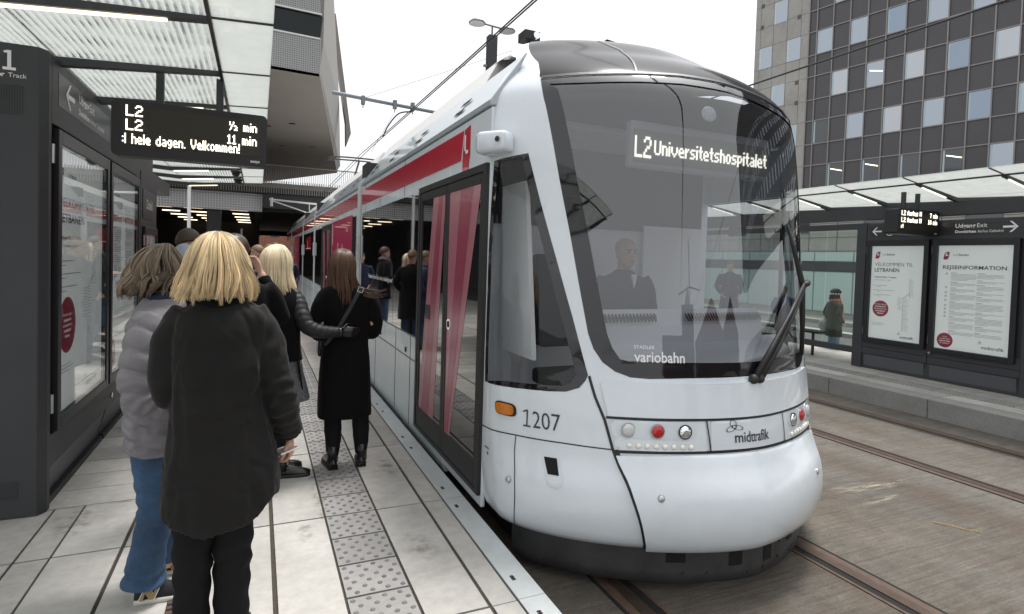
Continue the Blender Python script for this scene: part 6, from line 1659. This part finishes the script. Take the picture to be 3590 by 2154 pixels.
hand(b, (-.10, .22, 1.26), (.2, .5, .6), (1, 0, 0), 1, .6, .9)
body = b.build("body", "skin", pc_, smooth=True); remesh(body, .009, 2); face_parts(tf, body)
b = MB(); lofted(b, [(1.45, -.005, .005, .07, .07), (1.415, -.005, 0, .085, .085), (1.375, -.005, 0, .15, .10), (1.28, .0, 0, .170, .125), (1.10, .01, 0, .155, .12), (.95, .02, 0, .155, .125), (.875, .03, 0, .158, .13)], 40, 6, 2.3, .035, 2)
co_ = b.build("jacket", "coat_wool", pc_, smooth=True)
b = MB(); limb(b, [(.09, 0, 1.365), (.135, -.02, 1.30), (.17, -.07, 1.20), (.215, -.10, 1.12), (.31, -.10, 1.085), (.43, -.08, 1.078)], [.056, .064, .060, .056, .050, .040], 26, 11, 1, .03, quilt=(.044, .14), seed=2); b.build("sleeve", "puffer_black", pc_, smooth=True)
b = MB(); limb(b, [(-.10, 0, 1.365), (-.165, .0, 1.24), (-.18, .06, 1.09), (-.11, .20, 1.22)], [.06, .072, .066, .046], 22, 9, 1, .02, quilt=(.052, .16), seed=7); b.build("sleeve", "puffer_black", pc_, smooth=True)
b = MB(); hand(b, (.44, -.075, 1.075), (1, .06, -.02), (-.1, 1, 0), 1, .28, 1.08); b.tube([(.39, -.08, 1.077), (.45, -.076, 1.075)], [.040, .042], 14); g_ = b.build("glove", "leather_black", pc_, smooth=True); remesh(g_, .006, 1)
b = MB(); lofted(b, [(.90, .025, 0, .145, .115), (.78, .035, 0, .155, .125), (.60, .05, 0, .185, .15), (.575, .05, 0, .188, .152)], 40, 6, 2.1, .05, 9); b.build("skirt", "tweed", pc_, smooth=True)
b = MB(); b.prism([(.14, -.12, .88), (.17, .05, .88), (.215, .05, .59), (.19, -.08, .585)], (.008, 0, 0)); b.build("skirt_panel", "coat_wool", pc_)
b = MB(); limb(b, [(.045, 0, .62), (.06, 0, .4), (.062, 0, .12)], [.062, .056, .045], 14, 5); limb(b, [(-.02, .08, .62), (-.03, .11, .4), (-.03, .12, .12)], [.062, .056, .045], 14, 5); b.build("leggings", "trousers_black", pc_, smooth=True)
b = MB(); shoe(b, (.04, -.01, 0), (1, -.05), .85, high=.11); shoe(b, (-.03, .12, 0), (1, .2), .95, high=.11); b.build("boots", ["black", "leather_black"], pc_, smooth=True)
hair(pc_, HP, "hair_platinum", .205, .30, 1900, 22, .0015, face=50, curl=.012, part=(.0, .03), grow=.024, ragged=.25, tipin=.05, yaw=-.5)

# --- brown-haired woman in the knee-length black wool coat
pd_ = empty("person", (.635, 4.57, 0)); thing(pd_, "woman with long straight brown hair in a knee-length black wool coat and ankle boots", "person")
HB_ = (-.035, .01, 1.445); b = MB()
tf = head(b, HB_, .97, -.15); b.tube([(-.015, .0, 1.35), (-.025, .005, 1.45), (-.03, .01, 1.52)], [.06, .05, .052], 14)
lofted(b, [(1.38, 0, 0, .10, .075), (1.30, 0, 0, .15, .09), (1.05, .0, 0, .12, .09), (.9, .0, 0, .15, .10), (.78, .0, 0, .14, .10)], 20, 3)
for s in (-1, 1): limb(b, [(.15 * s, 0, 1.33), (.21 * s, -.02, 1.08), (.10 * s, .20, 1.10)], [.042, .036, .026], 10, 4); hand(b, (.09 * s, .215, 1.105), (-.6 * s, .8, .1), (0, .3, -1), -s, .7, .9); limb(b, [(.085 * s + .01, 0, .85), (.104 * s + .02, .008, .40), (.108 * s + .025, 0, .10)], [.07, .04, .028], 10, 4)
body = b.build("body", "skin", pd_, smooth=True); remesh(body, .009, 2); face_parts(tf, body)
b = MB(); lofted(b, [(1.47, -.025, .0, .068, .066), (1.43, -.02, -.004, .085, .08), (1.395, -.012, -.006, .165, .10), (1.33, -.005, -.006, .205, .115), (1.18, .0, 0, .180, .12), (1.0, .0, 0, .168, .115), (.86, .0, 0, .182, .125), (.65, .0, 0, .198, .135), (.45, .0, 0, .205, .145), (.405, .0, 0, .205, .145)], 48, 7, 2.3, .028, 4)
for s in (-1, 1): limb(b, [(.13 * s, -.005, 1.365), (.19 * s, -.01, 1.27), (.222 * s, -.015, 1.13), (.20 * s, .02, 1.045), (.14 * s, .14, 1.07), (.11 * s, .19, 1.09)], [.066, .066, .058, .056, .048, .044], 20, 7, 1, .03, seed=s)
co_ = b.build("coat", "coat_wool", pd_, smooth=True); remesh(co_, .009, 2)
b = MB()
for s in (-1, 1): limb(b, [(.085 * s + .01, 0, .6), (.104 * s + .02, .008, .38), (.106 * s + .025, .0, .24), (.108 * s + .025, -.005, .10)], [.072, .066, .062, .045], 18, 6, 1, .025, seed=s)
b.build("leggings", "trousers_black", pd_, smooth=True)
b = MB()
for s in (-1, 1): shoe(b, (.108 * s + .025, -.03, 0), (.12 * s, 1), .95, high=.13); b.box(.108 * s + .025 - .03, .108 * s + .025 + .03, -.062, -.01, 0, .035)
b.build("boots", ["black", "leather_black"], pd_, smooth=True)
hair(pd_, HB_, "hair_brown", .27, .16, 1500, 32, .0015, face=58, curl=.012, part=(.0, .02), grow=.020, ragged=.35, tipin=.02, yaw=-.1, wind=(.02, 0))
q = MB(); rnd = random.Random(4)
for k in range(14):
    z0 = 1.36 + rnd.uniform(-.03, .03); q.tint = rnd.random(); q.tube(catmull([(.05, -.085, 1.50), (.09, -.10, z0 + .03), (.17 + .05 * rnd.random(), -.11, z0 - .02 + .03 * rnd.random()), (.24 + .06 * rnd.random(), -.09, z0 - .01 + .04 * rnd.random())], 4), [.002] * 10 + [.0015, .001, .0006], 4, False)
q.build("blown_lock", "hair_brown", pd_, smooth=True)
bg_ = empty("shoulder_bag", (.635, 4.57, 0)); thing(bg_, "black cross-body bag strap with a square silver buckle across the wool coat", "bag")
b = MB(); W0 = [(.085, -.105, 1.415), (.06, -.128, 1.36), (.01, -.134, 1.26), (-.05, -.132, 1.15), (-.11, -.118, 1.05), (-.165, -.075, .97)]; P = catmull(W0, 5); V = []
for i, p in enumerate(P): t = (P[min(i + 1, len(P) - 1)] - P[max(i - 1, 0)]).normalized(); n_ = Vector((.2 * p.x, -1, .05)).normalized(); s_ = t.cross(n_) * .014; V += [p - s_, p + s_]
b.add(V, [(2 * i, 2 * i + 1, 2 * i + 3, 2 * i + 2) for i in range(len(P) - 1)]); b.build("strap", "frame_dark", bg_)
b = MB(); c = Vector((.082, -.128, 1.395)); t = Vector((-.35, 0, -1)).normalized(); x = Vector((1, 0, -.35)).normalized()
for a0, a1 in ((t, x), (x, -t), (-t, -x), (-x, t)): b.bar(c + a0 * .019 + (-a1) * .019, c + a0 * .019 + a1 * .019, .005)
b.build("buckle", "chrome", bg_)
b = MB(); b.box(-.20, -.12, .06, .20, .86, 1.0); b.build("pouch", "leather_black", bg_, bevel=.01)

# --- people further along the platform
simple_person("man with cropped brown hair in a dark jacket, rising above the pale blue hood", -.64, 6.5, 1.86, -.9, "coat_wool", "trousers_black", "hair_dark", "pocket", quilted=False)
simple_person("person with a pale blue-grey hood up, just behind the woman in grey", -.585, 5.7, 1.70, 0, "hood_blue", "denim", "hair_dark", "pocket", hood="hood_blue")
simple_person("dark-haired person behind the near blonde with a thumb raised beside her hair", -.135, 4.05, 1.76, 0, "coat_wool", "trousers_black", "hair_brown", "raise", vox=.007, yaw=-.4)
simple_person("smiling fair-haired man in a dark jacket facing left, far down the platform", .0, 10.0, 1.76, 1.9, "navy", "denim", "hair_fair", "pocket")
simple_person("man with short light brown hair beside the smiling man far down the platform", .17, 10.3, 1.78, .6, "coat_wool", "denim", "hair_fair", "pocket")
simple_person("bearded-looking man in a checked scarf reading a phone, mirrored in the tram window", .30, 12.2, 1.84, 1.5, "coat_wool", "denim", "hair_dark", "phone", scarf="scarf_check", coat_len=.70)
simple_person("light-haired woman in a long black coat mirrored near the tram door", .10, 10.9, 1.70, 1.2, "coat_wool", "trousers_black", "hair_platinum", "pocket", "long", coat_len=.45)
simple_person("man in a navy jacket with his back turned, mirrored in the tram window", .55, 13.6, 1.72, 3.3, "navy", "denim", "hair_dark", "pocket")
simple_person("bald tram driver in a dark suit sitting behind the windscreen", 2.60, 3.70, 1.72, PI, "navy", "navy", "hair_dark", "drive", "none", coat_len=.95, legs=False, z=.135)
b = MB(); b.prism([(2.575, 3.565, 1.575), (2.625, 3.565, 1.575), (2.60, 3.56, 1.47)], (0, .02, 0)); drv = [o for o in bpy.data.objects if o.get("label", "").startswith("bald tram")][0]
q = MB(); q.v = [(-(v[0] - 2.60), -(v[1] - 3.70), v[2] - .135) for v in b.v]; q.f = b.f; q.mi = b.mi; q.t = b.t; q.build("shirt_front", "white_letter", drv)
# --- people beyond the tracks
bw = simple_person("woman in a dark bobble-edged beanie, coral scarf and olive parka behind the glass screen", 11.13, 8.22, 1.56, -1.95, "olive", "denim_light", "hair_dark", "pocket", "bob", scarf="scarf_pink", coat_len=.62, z=-.32)
kk = 1.56 / 1.72; q = MB(); rl = []
for th in range(9):
    a = R(3 + th * 10.5); rl.append([Vector((.110 * kk * math.sin(a) * math.cos(2 * PI * i / 24), (.01 + .130 * math.sin(a) * math.sin(2 * PI * i / 24)) * kk, (1.485 + .13 + .128 * math.cos(a)) * kk)) for i in range(24)])
q.rings(rl); bn = q.build("beanie", "coat_wool", bw, smooth=True)
q = MB()
for i in range(14): a = 2 * PI * i / 14; q.ball((.112 * kk * math.cos(a), (.01 + .133 * math.sin(a)) * kk, 1.612 * kk), (.013, .013, .017), 8, 6)
q.build("bobble_trim", "white_letter", bn, smooth=True)
q = MB(); q.ball((-.22, -.08, .78), (.13, .10, .14), 14, 10); q.tube(catmull([(-.20, -.08, .9), (-.17, -.06, 1.15), (-.10, .02, 1.27)], 4), .012, 6); sb = q.build("shoulder_bag", "bag_print", smooth=True); sb.location = (11.13, 8.22, -.32); sb.rotation_euler = (0, 0, -1.95)
thing(sb, "black and white printed bag on the beanie woman's shoulder", "bag")
simple_person("child with light brown hair in a blue jacket sitting by the bench beyond the tram", 9.78, 8.35, 1.28, 2.2, "blue_jacket", "navy", "hair_fair", "pocket", z=0)
simple_person("man in a dark jacket on the far platform, seen through the tram windscreen", 10.35, 10.4, 1.78, 2.6, "navy", "denim", "hair_fair", "pocket")
